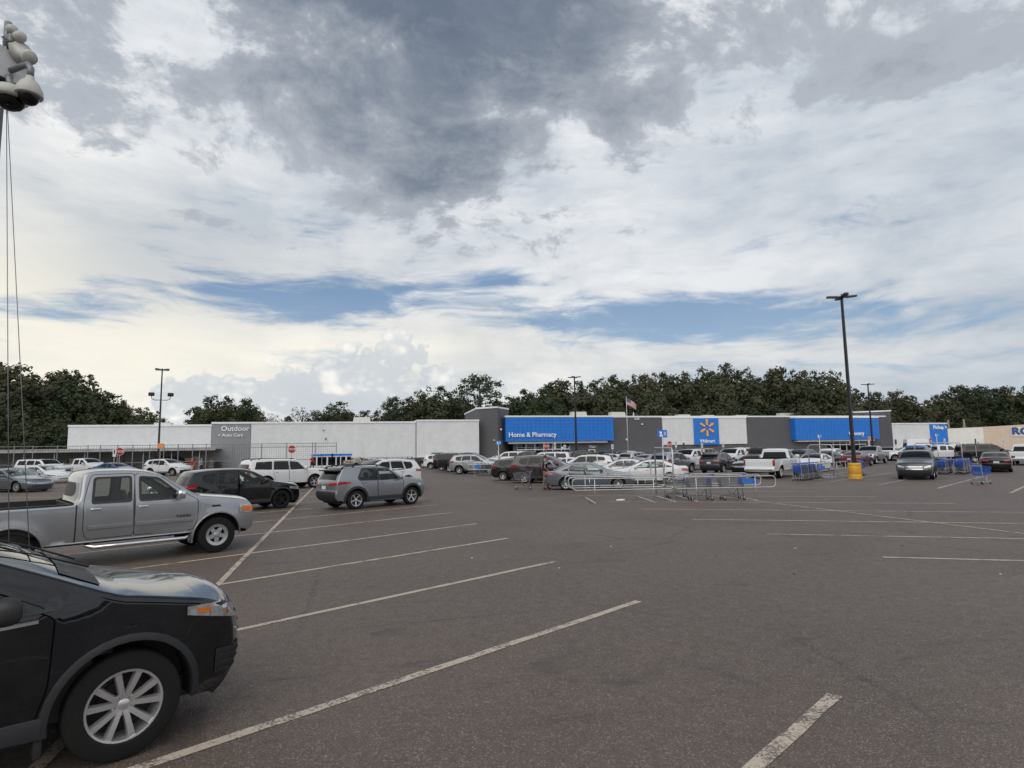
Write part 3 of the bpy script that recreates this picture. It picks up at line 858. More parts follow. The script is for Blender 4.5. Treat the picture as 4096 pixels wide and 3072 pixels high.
def sedan():
    return dict(kind='sedan', W=.90, wb=2.69, sill=.24, rw=.325, rwheel=.325, ra=.385, tum=.22, kf=.13, kr=.10, r=.06, crease=[(-2, .80), (2, .70)],
        sil=[(1.95, .18, .14, 'fb'), (2.04, .28, .18, 'fb'), (2.06, .44, .20, 'ng'), (2.04, .58, .19, 'ng'), (1.99, .68, .15, 'ng'), (1.90, .74, .10, 'hd'), (1.45, .86, .05, 'hd'), (1.02, .93, .045, 'hd'), (.90, .955, .05, 'ws'),
             (.48, 1.17, .06, 'ws'), (.02, 1.355, .05, 'rf'), (-.35, 1.405, .035, 'rf'), (-.85, 1.39, .035, 'rf'), (-1.15, 1.325, .045, 'rw'), (-1.50, 1.18, .05, 'rw'), (-1.86, 1.035, .05, 'tg'), (-2.15, 1.005, .05, 'tg'), (-2.32, .985, .08, 'tg'),
             (-2.36, .88, .12, 'tg'), (-2.34, .66, .13, 'rb'), (-2.37, .58, .13, 'rb'), (-2.34, .36, .12, 'rb'), (-2.18, .24, .08, 'rb')],
        belt=[(2.1, .68), (1.0, .90), (.5, .925), (-.6, .965), (-1.5, .99), (-2.4, .99)],
        wins=[[(.62, .955), (.02, 1.285), (-.28, 1.325), (-.28, .955)], [(-.37, .96), (-.37, 1.328), (-.92, 1.30), (-1.12, 1.16), (-1.14, .985)], [(-1.20, .995), (-1.19, 1.13), (-1.50, 1.03), (-1.46, 1.005)]],
        doors=[[(.80, .30), (.86, .6), (.84, .91), (.72, .97), (.04, 1.33), (-.32, 1.37), (-.325, .30)], [(-.325, .30), (-.32, 1.37), (-.92, 1.345), (-1.18, 1.17), (-1.20, .98), (-.96, .70), (-.90, .30)]],
        head=dict(y0=.42, x=1.55, lo=(.52, .62), hi=(.62, .71)), tail=dict(y0=.42, x=-2.02, lo=(.74, .80), hi=(.90, .93)),
        grille=[(.42, .50, .62, 2, .1), (.62, .24, .40, 0, .1)], rearpatch=[(.55, .28, .40, 'clad', 'rear_trim')], platez=(.66, .79), mirror=(.50, .96), mirrorm='paint', hx={0: -.15, 1: -.98}, rim='ten', see=True, nclear=3,
        seats=[(-.05, .36), (-.05, -.36), (-.95, .36), (-.95, -.36)])
def pickup():
    return dict(kind='truck', W=1.0, wb=3.57, sill=.50, rw=.39, rwheel=.39, ra=.49, tum=.18, kf=.08, kr=.02, r=.06, flare=.03,
        sil=[(2.46, .40, .08, 'fb'), (2.58, .48, .12, 'fb'), (2.60, .62, .14, 'fb'), (2.585, .72, .14, 'ng'), (2.57, .88, .14, 'ng'), (2.53, 1.02, .12, 'ng'), (2.42, 1.115, .07, 'hd'), (2.1, 1.18, .045, 'hd'), (1.6, 1.245, .04, 'hd'), (1.34, 1.28, .05, 'ws'),
             (.96, 1.56, .06, 'ws'), (.58, 1.79, .05, 'rf'), (.2, 1.865, .035, 'rf'), (-.45, 1.87, .035, 'rf'), (-.64, 1.845, .035, 'rf'), (-.72, 1.79, .03, 'rw'), (-.755, 1.40, .03, 'rw'), (-.79, 1.28, .02, 'bd'), (-.92, 1.245, 0, 'bd'),
             (-2.0, 1.245, 0, 'bd'), (-3.02, 1.245, .0, 'tg'), (-3.06, 1.22, .01, 'tg'), (-3.07, .95, .02, 'tg'), (-3.06, .70, .03, 'rb'), (-3.15, .66, .05, 'rb'), (-3.15, .50, .05, 'rb'), (-3.05, .44, .03, 'rb')],
        belt=[(2.6, 1.02), (1.4, 1.20), (.8, 1.225), (-.8, 1.235), (-3.1, 1.26)],
        wins=[[(1.12, 1.245), (.60, 1.685), (.26, 1.735), (.26, 1.245)], [(.10, 1.245), (.10, 1.74), (-.52, 1.735), (-.56, 1.245)]],
        doors=[[(1.28, .56), (1.36, .8), (1.36, 1.2), (1.22, 1.27), (.60, 1.76), (.17, 1.80), (.165, .56)], [(.165, .56), (.17, 1.80), (-.58, 1.80), (-.70, 1.28), (-.70, .75), (-.64, .56)]],
        head=dict(y0=.56, x=2.24, lo=(.79, .85), hi=(1.01, 1.03), amber=(.885, 2.30, .845, .885, .965, .995)), tail=dict(y0=.86, x=-2.99, lo=(.82, .82), hi=(1.20, 1.20)),
        grille=[(.58, .74, 1.00, 3, 0), (.60, .44, .56, 0, .1)], rearpatch=[(.86, .48, .64, 'chrome', 'rear_bumper')], platez=(.50, .62), mirror=(.95, 1.26), msize=1.15, mirrorm='chrome', hx={0: .32, 1: -.50}, rim='steel', rimmat='steel', see=True, nclear=9, backwall=True,
        handle='chrome', seats=[(.42, .42), (.42, -.42), (-.36, .4), (-.36, -.4)], tw=.25)

# ------------------------------------------------------------------ ground and paint
def asphalt():
    m, t, p, b = base_mat('worn asphalt')
    g = b.n('ShaderNodeNewGeometry').outputs['Position']
    agg = b.n('ShaderNodeTexVoronoi'); b.put(agg.inputs['Vector'], g); agg.inputs['Scale'].default_value = 95
    stone = b.n('ShaderNodeSeparateColor'); b.put(stone.inputs[0], agg.outputs['Color'])
    fine = b.noise(g, 60, 4, .7); mid = b.noise(g, 7.0, 6, .65); big = b.noise(g, .22, 6, .6, .6); patch = b.noise(b.v('MULTIPLY', g, (.25, .25, 1)), .35, 4, .5)
    c = b.mix(b.lin(big, .32, .68), (.124, .091, .072), (.168, .123, .096))
    c = b.mix(b.lin(patch, .4, .65, 0, .35), c, (.120, .096, .080))
    c = b.mix(b.lin(stone.outputs[0], 0, 1, 0, .85), b.mix(.0, c, c), b.mix(1.0, c, (.45, .44, .43), 'MULTIPLY'))
    c = b.mix(b.ss(stone.outputs[1], .86, .97), c, (.235, .205, .19))
    c = b.mix(b.lin(mid, .35, .75, 0, .30), c, b.mix(1.0, c, (.62, .62, .63), 'MULTIPLY'))
    # oil drips and tyre scuffs
    st = b.noise(g, .55, 5, .6, 1.2); oil = b.ss(st, .60, .73)
    c = b.mix(b.m('MULTIPLY', oil, .6), c, (.038, .034, .032))
    sc2 = b.noise(b.v('MULTIPLY', g, (.45, 2.2, 1)), 1.1, 5, .6, .4); c = b.mix(b.m('MULTIPLY', b.ss(sc2, .58, .73), .62), c, (.048, .043, .040))
    # hairline cracks
    cr = b.n('ShaderNodeTexVoronoi', feature='DISTANCE_TO_EDGE'); wob = b.v('ADD', g, b.v('MULTIPLY', b.xyz(mid, fine, 0), (.5, .5, 0))); b.put(cr.inputs['Vector'], wob); cr.inputs['Scale'].default_value = .21
    ck = b.m('MULTIPLY', b.m('SUBTRACT', 1.0, b.ss(cr.outputs[0], .0015, .006)), b.ss(b.noise(g, .17, 3, .5), .44, .56))
    c = b.mix(b.m('MULTIPLY', ck, .7), c, (.035, .033, .032))
    b.put(p.inputs['Base Color'], c); b.put(p.inputs['Roughness'], b.lin(mid, .3, .7, .52, .68)); p.inputs['Specular IOR Level'].default_value = .5
    bn = b.n('ShaderNodeBump'); bn.inputs['Strength'].default_value = .75; bn.inputs['Distance'].default_value = .006
    b.put(bn.inputs['Height'], b.m('ADD', b.m('MULTIPLY', agg.outputs['Distance'], -1.2), fine)); b.put(p.inputs['Normal'], bn.outputs[0])
    return m
ASPH = asphalt()
def linepaint():
    m, t, p, b = base_mat('worn line paint')
    g = b.n('ShaderNodeNewGeometry').outputs['Position']
    n1 = b.noise(g, 34, 6, .75); n2 = b.noise(g, 1.3, 5, .6); n3 = b.noise(g, 5.0, 5, .7); wear = b.ss(b.m('ADD', b.m('ADD', n1, b.m('MULTIPLY', n2, .6)), b.m('MULTIPLY', n3, .5)), 1.02, 1.20)
    c = b.mix(b.lin(n2, .35, .7), (.42, .35, .285), (.53, .455, .375))
    c = b.mix(wear, c, (.125, .100, .090)); b.put(p.inputs['Base Color'], c); p.inputs['Roughness'].default_value = .85
    bn = b.n('ShaderNodeBump'); bn.inputs['Strength'].default_value = .5; bn.inputs['Distance'].default_value = .004; b.put(bn.inputs['Height'], n1); b.put(p.inputs['Normal'], bn.outputs[0])
    return m
LINE = linepaint()
gm = MB(); gm.add([(-700, -300, 0), (700, -300, 0), (700, 900, 0), (-700, 900, 0)], [(0, 1, 2, 3)])
lot_o = tag(gm.obj('parking_lot', ASPH), kind='structure')
DL = Vector((.8718, .4899)); DR = Vector((.8718, -.4899))     # stall directions of alternate rows
def line(a, b_, w=.10, z=.004):
    a = Vector(a[:2]); b_ = Vector(b_[:2]); d = (b_-a).normalized(); q = Vector((-d.y, d.x))*w/2; L = (b_-a).length
    n = max(1, int(L/.45)); vs = []
    for k in range(n+1):
        p = a+(b_-a)*k/n
        for s in (-1, 1):
            e = p+q*(s*R.uniform(.86, 1.1)); vs.append((e.x, e.y, z))
    o = link('stall_line', new_mesh('stall_line', vs, [(2*k, 2*k+2, 2*k+3, 2*k+1) for k in range(n)]), lot_o, LINE); return o
SP = 3.265
ROWS = [(-19.6, 'R'), (-2.08, 'L'), (15.35, 'R'), (32.6, 'L'), (50.0, 'R'), (67.4, 'L')]
for xc, ty in ROWS:
    near = xc < 20
    for k in range(-2, 21):
        y3 = (({-1: 4.29, 0: 7.81, 1: 11.11, 2: 14.43, 3: 17.62, 4: 21.14, 5: 24.38}.get(k, 24.38+3.3*(k-5)) if xc < 20 else 7.95+SP*k)) if ty == 'L' else 9.50+3.33*k
        hx = 5.72 if ty == 'L' else 5.45
        d = DL if ty == 'L' else DR
        p0 = Vector((xc+hx, y3)) if ty == 'L' else Vector((xc-hx, y3))
        full = 2*hx/d.x
        p1 = p0-d*full if ty == 'L' else p0+d*full
        if ty == 'L' and xc < 20: p0 = p0+d*((.47-.035*(y3-4.3))/d.x)
        if ty == 'L' and xc > 20: p0 = p0+Vector((0, 1.3)); p1 = p1+Vector((0, 1.3))
        if min(p0.y, p1.y) > 78 or (ty == 'R' and p1.y < 3 and xc < 20 and k < -1): continue
        line(p0, p1, .115)
    line((xc, -4 if xc < 0 else (9.5 if xc < 20 else 18)), (xc-.1, 76), .11, .008)
# footway along the shop front
CONC = mat('concrete', (.36, .35, .33), .85, bump=.15, bscale=30, world=True, scale=1.2)
m = MB(); m.bbox(-40, 118, 86.6, 104, -.2, .15, .03); fw = tag(m.obj('pavement', CONC), kind='structure')

# ------------------------------------------------------------------ shop building
def blockwall(name, col, var=.06):
    if name in MATS: return MATS[name]
    m, t, p, b = base_mat(name)
    g = b.n('ShaderNodeNewGeometry').outputs['Position']
    s = b.n('ShaderNodeSeparateXYZ'); b.put(s.inputs[0], g)
    uv = b.xyz(b.m('ADD', s.outputs[0], b.m('MULTIPLY', s.outputs[1], .9)), s.outputs[2], 0)
    br = b.n('ShaderNodeTexBrick'); b.put(br.inputs['Vector'], uv); br.inputs['Scale'].default_value = 1; br.inputs['Brick Width'].default_value = .40; br.inputs['Row Height'].default_value = .20
    br.inputs['Mortar Size'].default_value = .012; br.inputs['Color1'].default_value = (1, 1, 1, 1); br.inputs['Color2'].default_value = (.95, .95, .95, 1); br.inputs['Mortar'].default_value = (.86, .86, .86, 1); br.inputs['Bias'].default_value = 0
    n = b.noise(g, .8, 6, .65); st = b.noise(b.v('MULTIPLY', g, (1.4, 1.4, .12)), .9, 5, .6); blot = b.noise(b.v('MULTIPLY', g, (.5, .5, 1.8)), 1.6, 6, .7)
    c = b.mix(b.lin(n, .3, .7), tuple(q*(1-var) for q in col), tuple(min(1, q*(1+var)) for q in col))
    c = b.mix(b.lin(st, .52, .8, 0, .22), c, b.mix(1.0, c, (.72, .71, .69), 'MULTIPLY'))
    c = b.mix(1.0, c, br.outputs[0], 'MULTIPLY'); b.put(p.inputs['Base Color'], c); p.inputs['Roughness'].default_value = .88
    bn = b.n('ShaderNodeBump'); bn.inputs['Strength'].default_value = .3; bn.inputs['Distance'].default_value = .04; b.put(bn.inputs['Height'], b.m('ADD', br.outputs[1] if False else blot, b.m('MULTIPLY', n, .5))); b.put(p.inputs['Normal'], bn.outputs[0])
    MATS[name] = m; return m
WHITEW = blockwall('white block wall', (.69, .70, .71)); GREYW = blockwall('dark grey block wall', (.105, .105, .112)); MIDG = blockwall('grey block wall', (.26, .27, .28)); TANW = blockwall('tan block wall', (.66, .53, .42)); CREAMW = blockwall('cream block wall', (.80, .78, .74))
CAP = mat('white metal coping', (.74, .75, .76), .45); BLUE = mat('blue panel', (.014, .175, .62), .42, var=.07, scale=1.5, world=True); BLUEF = mat('blue sign face', (.020, .175, .60), .35, var=.04)
SIGNW = mat('white sign letters', (.82, .83, .84), .4, var=.03); SPARK = mat('yellow spark', (.95, .42, .03), .4, var=.04); FASC = mat('light grey fascia', (.52, .52, .50), .6); DOORW = mat('white aluminium', (.66, .68, .68), .4)
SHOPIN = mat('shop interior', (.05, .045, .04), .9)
_fc = bpy.data.curves.new('f', 'FONT')
def text_obj(s, size, mat_, parent, loc, rot, ext=.05, align='LEFT', bold=.0, name='lettering'):
    cu = bpy.data.curves.new('t', 'FONT'); cu.body = s; cu.size = size; cu.extrude = ext; cu.offset = bold; cu.align_x = align; cu.resolution_u = 3; cu.fill_mode = 'BOTH'
    to = bpy.data.objects.new('t', cu); C.objects.link(to)
    me = bpy.data.meshes.new_from_object(to); bpy.data.objects.remove(to); bpy.data.curves.remove(cu)
    me.materials.clear()
    return link(name, me, parent, mat_, loc, rot)
def text_mesh(s, size):
    cu = bpy.data.curves.new('t', 'FONT'); cu.body = s; cu.size = size; cu.resolution_u = 2; cu.offset = .002; to = bpy.data.objects.new('t', cu); C.objects.link(to)
    me = bpy.data.meshes.new_from_object(to); bpy.data.objects.remove(to); bpy.data.curves.remove(cu)
    r = [tuple(v.co) for v in me.vertices], [tuple(p.vertices) for p in me.polygons]; bpy.data.meshes.remove(me); return r
FY = 90.0
store = empty('store_building', (30, FY, 0), 0, 'long low big-box store with dark grey walls and two blue panelled entrances', 'building')
def sp_(o):                                   # parent a world-placed part to the store
    o.parent = store; o.matrix_parent_inverse = Matrix.Translation((-30, -FY, 0)); return o
def wall(x0, x1, y0, y1, z0, z1, mt, name='wall', cap=True, cz=.26):
    m = MB(); m.box(x0, x1, y0, y1, z0, z1); o = sp_(m.obj(name, mt))
    if cap:
        c = MB(); c.bbox(x0-.06, x1+.06, y0-.09, y1, z1, z1+cz, .03); sp_(c.obj('coping', CAP))
    return o
DEP = 118
wall(-35.3, -18.35, FY+.0, DEP, .15, 5.9, WHITEW)
GX = WY(1003, 1720, FY).x
wall(-18.3, GX, FY-.05, DEP, .15, 6.22, MIDG); wall(GX+.05, 9.45, FY, DEP, .15, 6.22, WHITEW)
wall(9.55, 18.9, FY-.9, DEP, .15, 6.42, WHITEW)
def prism(P, z0, z1, mt, name='wall', grow=0.0):
    n = len(P); cx = sum(p[0] for p in P)/n; cy = sum(p[1] for p in P)/n
    Q = [(p[0]+grow*(1 if p[0] > cx else -1), p[1]+grow*(1 if p[1] > cy else -1)) for p in P]
    m = MB(); m.add([(x, y, z0) for x, y in Q]+[(x, y, z1) for x, y in Q], [tuple(range(n-1, -1, -1)), tuple(range(n, 2*n))]+[(i, (i+1) % n, n+(i+1) % n, n+i) for i in range(n)])
    return sp_(m.obj(name, mt))
TW = [(19.0, 91.3), (21.7, 88.4), (24.5, 92.6), (24.6, 106), (19.9, 106)]; prism(TW, .15, 8.42, GREYW, 'tower'); prism(TW, 8.42, 8.66, CAP, 'coping', .08)
TW2 = [(91.2, 97.0), (97.9, 89.6), (99.0, 91), (99.0, 104), (91.2, 104)]; prism(TW2, .15, 8.05, GREYW, 'tower'); prism(TW2, 8.05, 8.3, CAP, 'coping', .08)
wall(24.6, 98.0, FY+.3, DEP, 3.0, 7.02, GREYW); 
# ground storey with two recessed entrances
def seg(x0, x1): m = MB(); m.box(x0, x1, FY+.3, FY+.8, .15, 3.0); sp_(m.obj('wall', GREYW))
seg(24.6, 25.2); seg(34.0, 83.6); seg(92.4, 97.9)
for x0, x1 in ((25.2, 34.0), (83.6, 92.4)):
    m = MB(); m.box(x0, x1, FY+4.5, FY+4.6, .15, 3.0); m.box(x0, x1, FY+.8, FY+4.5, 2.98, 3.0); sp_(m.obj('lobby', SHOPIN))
    n = 6
    for k in range(n+1):
        x = x0+(x1-x0)*k/n; m = MB(); m.box(x-.06, x+.06, FY+.35, FY+.45, .15, 3.0); sp_(m.obj('door_frame', DOORW))
    for z in (2.02, 2.36): m = MB(); m.box(x0, x1, FY+.33, FY+.46, z-.09 if z < 2.2 else z-.02, z+.09 if z < 2.2 else z+.02); sp_(m.obj('door_frame', DOORW))
    for k in range(n):
        a = x0+(x1-x0)*k/n+.06; b_ = x0+(x1-x0)*(k+1)/n-.06
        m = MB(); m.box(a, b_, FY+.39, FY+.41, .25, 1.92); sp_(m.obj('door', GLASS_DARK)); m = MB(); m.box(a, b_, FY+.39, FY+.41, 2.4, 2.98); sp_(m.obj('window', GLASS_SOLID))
# blue panelled canopies
def canopy(x0, x1, z0, z1, cols, rows, first):
    y = FY-.9
    m = MB(); m.box(x0, x1, y+.05, FY+.35, z0+.02, z1-.02); sp_(m.obj('canopy', BLUE))
    c = MB(); c.bbox(x0-.08, x1+.08, y-.08, FY+.3, z1, z1+.26, .03); sp_(c.obj('coping', CAP))
    f = MB(); f.box(x0+.5, x1-1.0, y+.25, FY+.3, z0-.32, z0); sp_(f.obj('fascia', FASC))
    w = (x1-x0)/cols; h = (z1-z0)/rows
    pm = MB(); pm.bbox(.012, w-.012, -.05, 0, .012, h-.012, .012); me = pm.mesh('panel')
    for i in range(cols):
        for j in range(rows):
            sp_(link('panel', me, None, BLUE, (x0+i*w, y+.05+R.uniform(-.004, .004), z0+j*h), (R.uniform(-.004, .004), 0, R.uniform(-.003, .003))))
canopy(23.1, 41.1, 3.26, 7.02, 26, 7, True); canopy(76.0, 94.4, 2.92, 6.78, 24, 6, False)
m = MB(); m.box(50.5, 66.75, FY+.12, FY+.3, 2.42, 6.86); sp_(m.obj('wall', WHITEW)); c = MB(); c.box(50.4, 66.8, FY+.05, FY+.3, 6.861, 7.021); sp_(c.obj('coping', CAP))
m = MB(); m.bbox(56.3, 61.1, FY-.10, FY+.12, 2.34, 6.88, .04); sp_(m.obj('sign_board', BLUEF))
RX = (radians(90), 0, 0)
for k in range(6):                            # six-petal spark
    a = pi/2+k*pi/3; M = Matrix.Translation((58.75, FY-.13, 5.25)) @ Matrix.Rotation(-(a-pi/2), 4, 'Y')
    m = MB(); pr = [(-.13, .50), (-.19, 1.30), (-.12, 1.44), (.12, 1.44), (.19, 1.30), (.13, .50), (.07, .43), (-.07, .43)]
    vs = [M @ Vector((x, yy, z)) for yy in (-.10, .03) for x, z in pr]; n = len(pr)
    m.add(vs, [tuple(range(n)), tuple(range(2*n-1, n-1, -1))]+[(i, n+i, n+(i+1) % n, (i+1) % n) for i in range(n)]); sp_(m.obj('spark_petal', SPARK))
sp_(text_obj('Walmart', .80, SIGNW, None, (58.72, FY-.14, 2.72), RX, .04, 'CENTER', .012))
sp_(text_obj('Home & Pharmacy', 1.02, SIGNW, None, (23.5, FY-1.02, 3.98), RX, .06, 'LEFT', .012))
sp_(text_obj('Grocery', .98, SIGNW, None, WY(3396, 1741, FY-1.02), RX, .06, 'LEFT', .016))
sp_(text_obj('Outdoor', .98, SIGNW, None, WY(884, 1724, FY-.1), RX, .04, 'LEFT', .008)); sp_(text_obj('< Auto Care', .62, SIGNW, None, WY(871, 1747, FY-.1), RX, .04, 'LEFT', .006))
sp_(text_obj('2150', .46, SIGNW, None, WY(2537, 1679, FY+.25), RX, .04, 'LEFT', .008))
sp_(text_obj('Vision', .62, SIGNW, None, WY(2355, 1791, FY+.25), RX, .04, 'LEFT', .008))
p0 = WY(2358, 1800, FY+.25); m = MB(); m.box(p0.x-.2, p0.x+1.0, FY+.22, FY+.3, .15, 1.9); sp_(m.obj('vision_door', DOORW)); m = MB(); m.box(p0.x, p0.x+.8, FY+.20, FY+.22, .3, 1.75); sp_(m.obj('door_pane', GLASS_SOLID))
# pickup wing
wall(98.05, 107.55, FY+.2, DEP, .15, 5.62, WHITEW); wall(107.6, 111.9, FY+.18, DEP, .15, 5.62, BLUE)
sp_(text_obj('Pickup >', .98, SIGNW, None, WY(3733, 1716, FY+.1), RX, .04, 'LEFT', .02))
# wall lamps, cameras, roof plant
LAMP = mat('wall lamp', (.7, .7, .68), .4)
for px, py, yy, s_ in ((2004, 1718, 88.9, .28), (1977, 1761, 88.9, .2), (2506, 1758, 90.2, .3), (3532, 1713, 93, .34), (1303, 1755, FY-.1, .2), (1294, 1720, FY-.1, .16), (2568, 1697, FY+.2, .26)):
    q = WY(px, py, yy-.1); m = MB(); m.bbox(-s_/2, s_/2, -.15, .15, -s_/2, s_/2, .06); sp_(m.obj('wall_lamp', LAMP if py != 1755 and py != 1720 else BLACK, None, loc=q))
ROOFU = mat('roof unit', (.50, .50, .46), .6)
for px, py, w in ((1447, 1672, 3.0), (2312, 1650, 3.2), (2467, 1651, 3.2), (3145, 1655, 4.4), (2730, 1661, 3.0), (2830, 1663, 2.6), (2960, 1663, 3.0), (3420, 1660, 3.2), (655, 1694, 2.6)):
    q = WY(px, py, FY+9); z0 = 6.0
    m = MB(); w2 = w*.55; m.add([(-w/2, -1, 0), (w/2, -1, 0), (w/2, 1, 0), (-w/2, 1, 0), (-w2*.75, -.6, q.z+.1-z0), (w2*.75, -.6, q.z+.1-z0), (w2*.75, .6, q.z+.1-z0), (-w2*.75, .6, q.z+.1-z0)], [(0, 3, 2, 1), (4, 5, 6, 7), (0, 1, 5, 4), (1, 2, 6, 5), (2, 3, 7, 6), (3, 0, 4, 7)]); sp_(m.obj('roof_unit', ROOFU, None, loc=(q.x, FY+9, z0)))
q = WY(2533, 1656, FY+3); m = MB(); m.lathe([(.0, 0), (.2, .04), (.36, .12), (.35, .13), (.2, .06), (0, .03)], 16, 'z', Matrix.Rotation(radians(65), 4, 'X') @ Matrix.Rotation(radians(55), 4, 'Y')); m.tube([(0, 0, 0), (0, .3, -1.2)], .05); sp_(m.obj('satellite_dish', CAP, None, True, loc=q))
# neighbouring shop with big blue letters
a = COL(3795, Y=108); b_ = COL(3937, Y=106); c = COL(4300, Y=101)
nb = empty('neighbour_shop', (b_.x, b_.y, 0), 0, 'cream and tan shop wing with large blue letters beside the blue pickup wall', 'building')
def strip_wall(p, q, z0p, z1p, z1q, mt, name, par, th=8):
    d = Vector((q.x-p.x, q.y-p.y)); n = Vector((-d.y, d.x)).normalized()*th
    m = MB(); m.add([(p.x, p.y, z0p), (q.x, q.y, z0p), (q.x, q.y, z1q), (p.x, p.y, z1p), (p.x+n.x, p.y+n.y, z0p), (q.x+n.x, q.y+n.y, z0p), (q.x+n.x, q.y+n.y, z1q), (p.x+n.x, p.y+n.y, z1p)],
        [(0, 1, 2, 3), (5, 4, 7, 6), (3, 2, 6, 7), (1, 5, 6, 2), (4, 0, 3, 7)])
    o = m.obj(name, mt); o.parent = par; o.matrix_parent_inverse = Matrix.Translation((-par.location.x, -par.location.y, 0)); return o
def hat(px, py, P):                           # height of a point seen at (px,py) standing at P
    d = ray(px, py); t = sqrt((P.x**2+P.y**2)/(d.x**2+d.y**2)); return CAMH+d.z*t
strip_wall(a, b_, .0, hat(3795, 1717, a), hat(3937, 1708, b_), CREAMW, 'wall', nb)
strip_wall(b_, c, .0, hat(3937, 1709, b_), hat(4250, 1690, c), TANW, 'wall', nb)
dv = (c-b_).normalized(); nv = Vector((dv.y, -dv.x, 0)); nv = nv if nv.dot(b_) < 0 else -nv
def onb(px, py, off):                          # point on the tan wall
    d = ray(px, py); k = (b_.x*nv.x+b_.y*nv.y+off)/(d.x*nv.x+d.y*nv.y); return Vector((d.x*k, d.y*k, CAMH+d.z*k))
s0 = onb(4046, 1746, .06); ang = atan2(dv.y, dv.x)
m = MB(); L_ = 11; m.box(0, L_, -.06, .06, 0, 2.1); o = m.obj('sign_board', CAP, None, loc=s0, rot=(0, 0, ang)); o.parent = nb; o.matrix_parent_inverse = Matrix.Translation((-nb.location.x, -nb.location.y, 0))
NAVY = mat('blue letters', (.035, .085, .24), .4)
s1 = onb(4048, 1737, .30); o = text_obj('ROSS', 1.75, NAVY, None, s1, (radians(90), 0, ang), .06, 'LEFT', .04); o.scale = (1.9, 1.3, 1); o.parent = nb; o.matrix_parent_inverse = Matrix.Translation((-nb.location.x, -nb.location.y, 0))

# ------------------------------------------------------------------ garden yard fence with canopy
MESHM = mat('dark wire mesh', (.05, .05, .052), .6, .3); STEELP = mat('grey steel post', (.26, .27, .28), .5, .5)
gy = 84.5
gx0, gx1 = COL(-250, Y=gy).x, COL(1346, Y=gy).x
gf = empty('garden_fence', (gx0, gy, 0), 0, 'tall grey wire fence round the garden yard in front of the white wall', 'fence')
zt = 3.35
posts = [COL(px, Y=gy).x for px in (-200, -100, -20, 55, 130, 228, 350, 400, 470, 530, 598, 655, 712, 770, 824, 934, 1046, 1146, 1250, 1262, 1345)]
for x in posts: m = MB(); m.tube([(x-gx0, 0, 0), (x-gx0, 0, zt+.1)], .055, 6); m.obj('post', STEELP, gf)
for z in (1.2, zt-.45, zt): m = MB(); m.tube([(0, 0, z), (gx1-gx0, 0, z)], .035, 6); m.obj('rail', STEELP, gf)
m = MB(); x = 0.0
while x < gx1-gx0:
    m.box(x-.008, x+.008, -.008, .008, .1, zt); x += .28
z = .3
while z < zt: m.box(0, gx1-gx0, -.006, .006, z-.006, z+.006); z += .28
o = m.obj('wire_mesh', MESHM, gf); o['kind'] = 'stuff'
# shade roof over the yard
gr = empty('garden_canopy', (gx0, gy+1, 0), 0, 'low dusty shade roof on thin posts over the garden yard', 'canopy')
CANV = mat('dusty shade cloth', (.46, .46, .45), .9, var=.25, scale=.8)
xr = COL(860, Y=gy+1).x
m = MB(); m.box(0, xr-gx0, 0, 4.5, 2.78, 2.84); m.obj('roof', CANV, gr); m = MB(); m.box(0, xr-gx0, -.05, 0, 2.62, 3.02); m.obj('valance', CANV, gr)
for k in range(9):
    x = (xr-gx0)*(k+.4)/9; m = MB(); m.tube([(x, .5, 0), (x, .5, 2.78)], .05, 6); m.obj('post', WHITESTEEL, gr)
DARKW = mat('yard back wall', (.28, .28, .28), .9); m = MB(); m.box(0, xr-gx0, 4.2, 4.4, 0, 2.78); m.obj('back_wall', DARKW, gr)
GOOD = [mat('garden goods %d' % i, c, .8, var=.3, scale=3) for i, c in enumerate(((.11, .09, .07), (.06, .09, .04), (.16, .15, .14), (.05, .05, .055), (.20, .12, .08)))]
for k in range(26):
    x = gx0+(xr-gx0)*R.random(); y = gy+1.4+R.random()*2; w = R.uniform(.6, 1.4); h = R.uniform(.8, 1.7)
    g = empty('goods_pallet', (x, y, 0), R.uniform(-.2, .2), 'stacked garden goods on a pallet behind the yard fence', 'pallet', 'pallets of goods in the garden yard')
    m = MB(); m.box(-w/2, w/2, -.4, .4, 0, .14); m.obj('pallet_base', GOOD[4], g)
    m = MB(); z = .14
    while z < h: m.bbox(-w/2+R.uniform(0, .1), w/2-R.uniform(0, .1), -.38, .38, z, z+.2, .05); z += .21
    m.obj('stack', GOOD[k % 5], g)
# freezers and bins by the yard corner
for i, (px, w, col) in enumerate(((1268, 1.4, 0), (1310, 1.5, 1), (1345, 1.2, 1), (1385, 1.5, 0))):
    p = COL(px, Y=gy-.6); f = empty('ice_locker', (p.x, p.y, 0), 0, 'white outdoor ice locker with glazed doors at the yard corner', 'locker', 'white lockers at the yard corner')
    m = MB(); m.bbox(-w/2, w/2, -.35, .35, .08, 1.95, .04); m.obj('cabinet', WHITESTEEL, f); m = MB(); m.box(-w/2, w/2, -.37, -.35, 1.62, 1.9); m.obj('header', BLUEF, f)
    for k in (-1, 1): m = MB(); m.box(k*w/4-w*.18, k*w/4+w*.18, -.37, -.355, .4, 1.5); m.obj('door_pane', GLASS_SOLID, f)
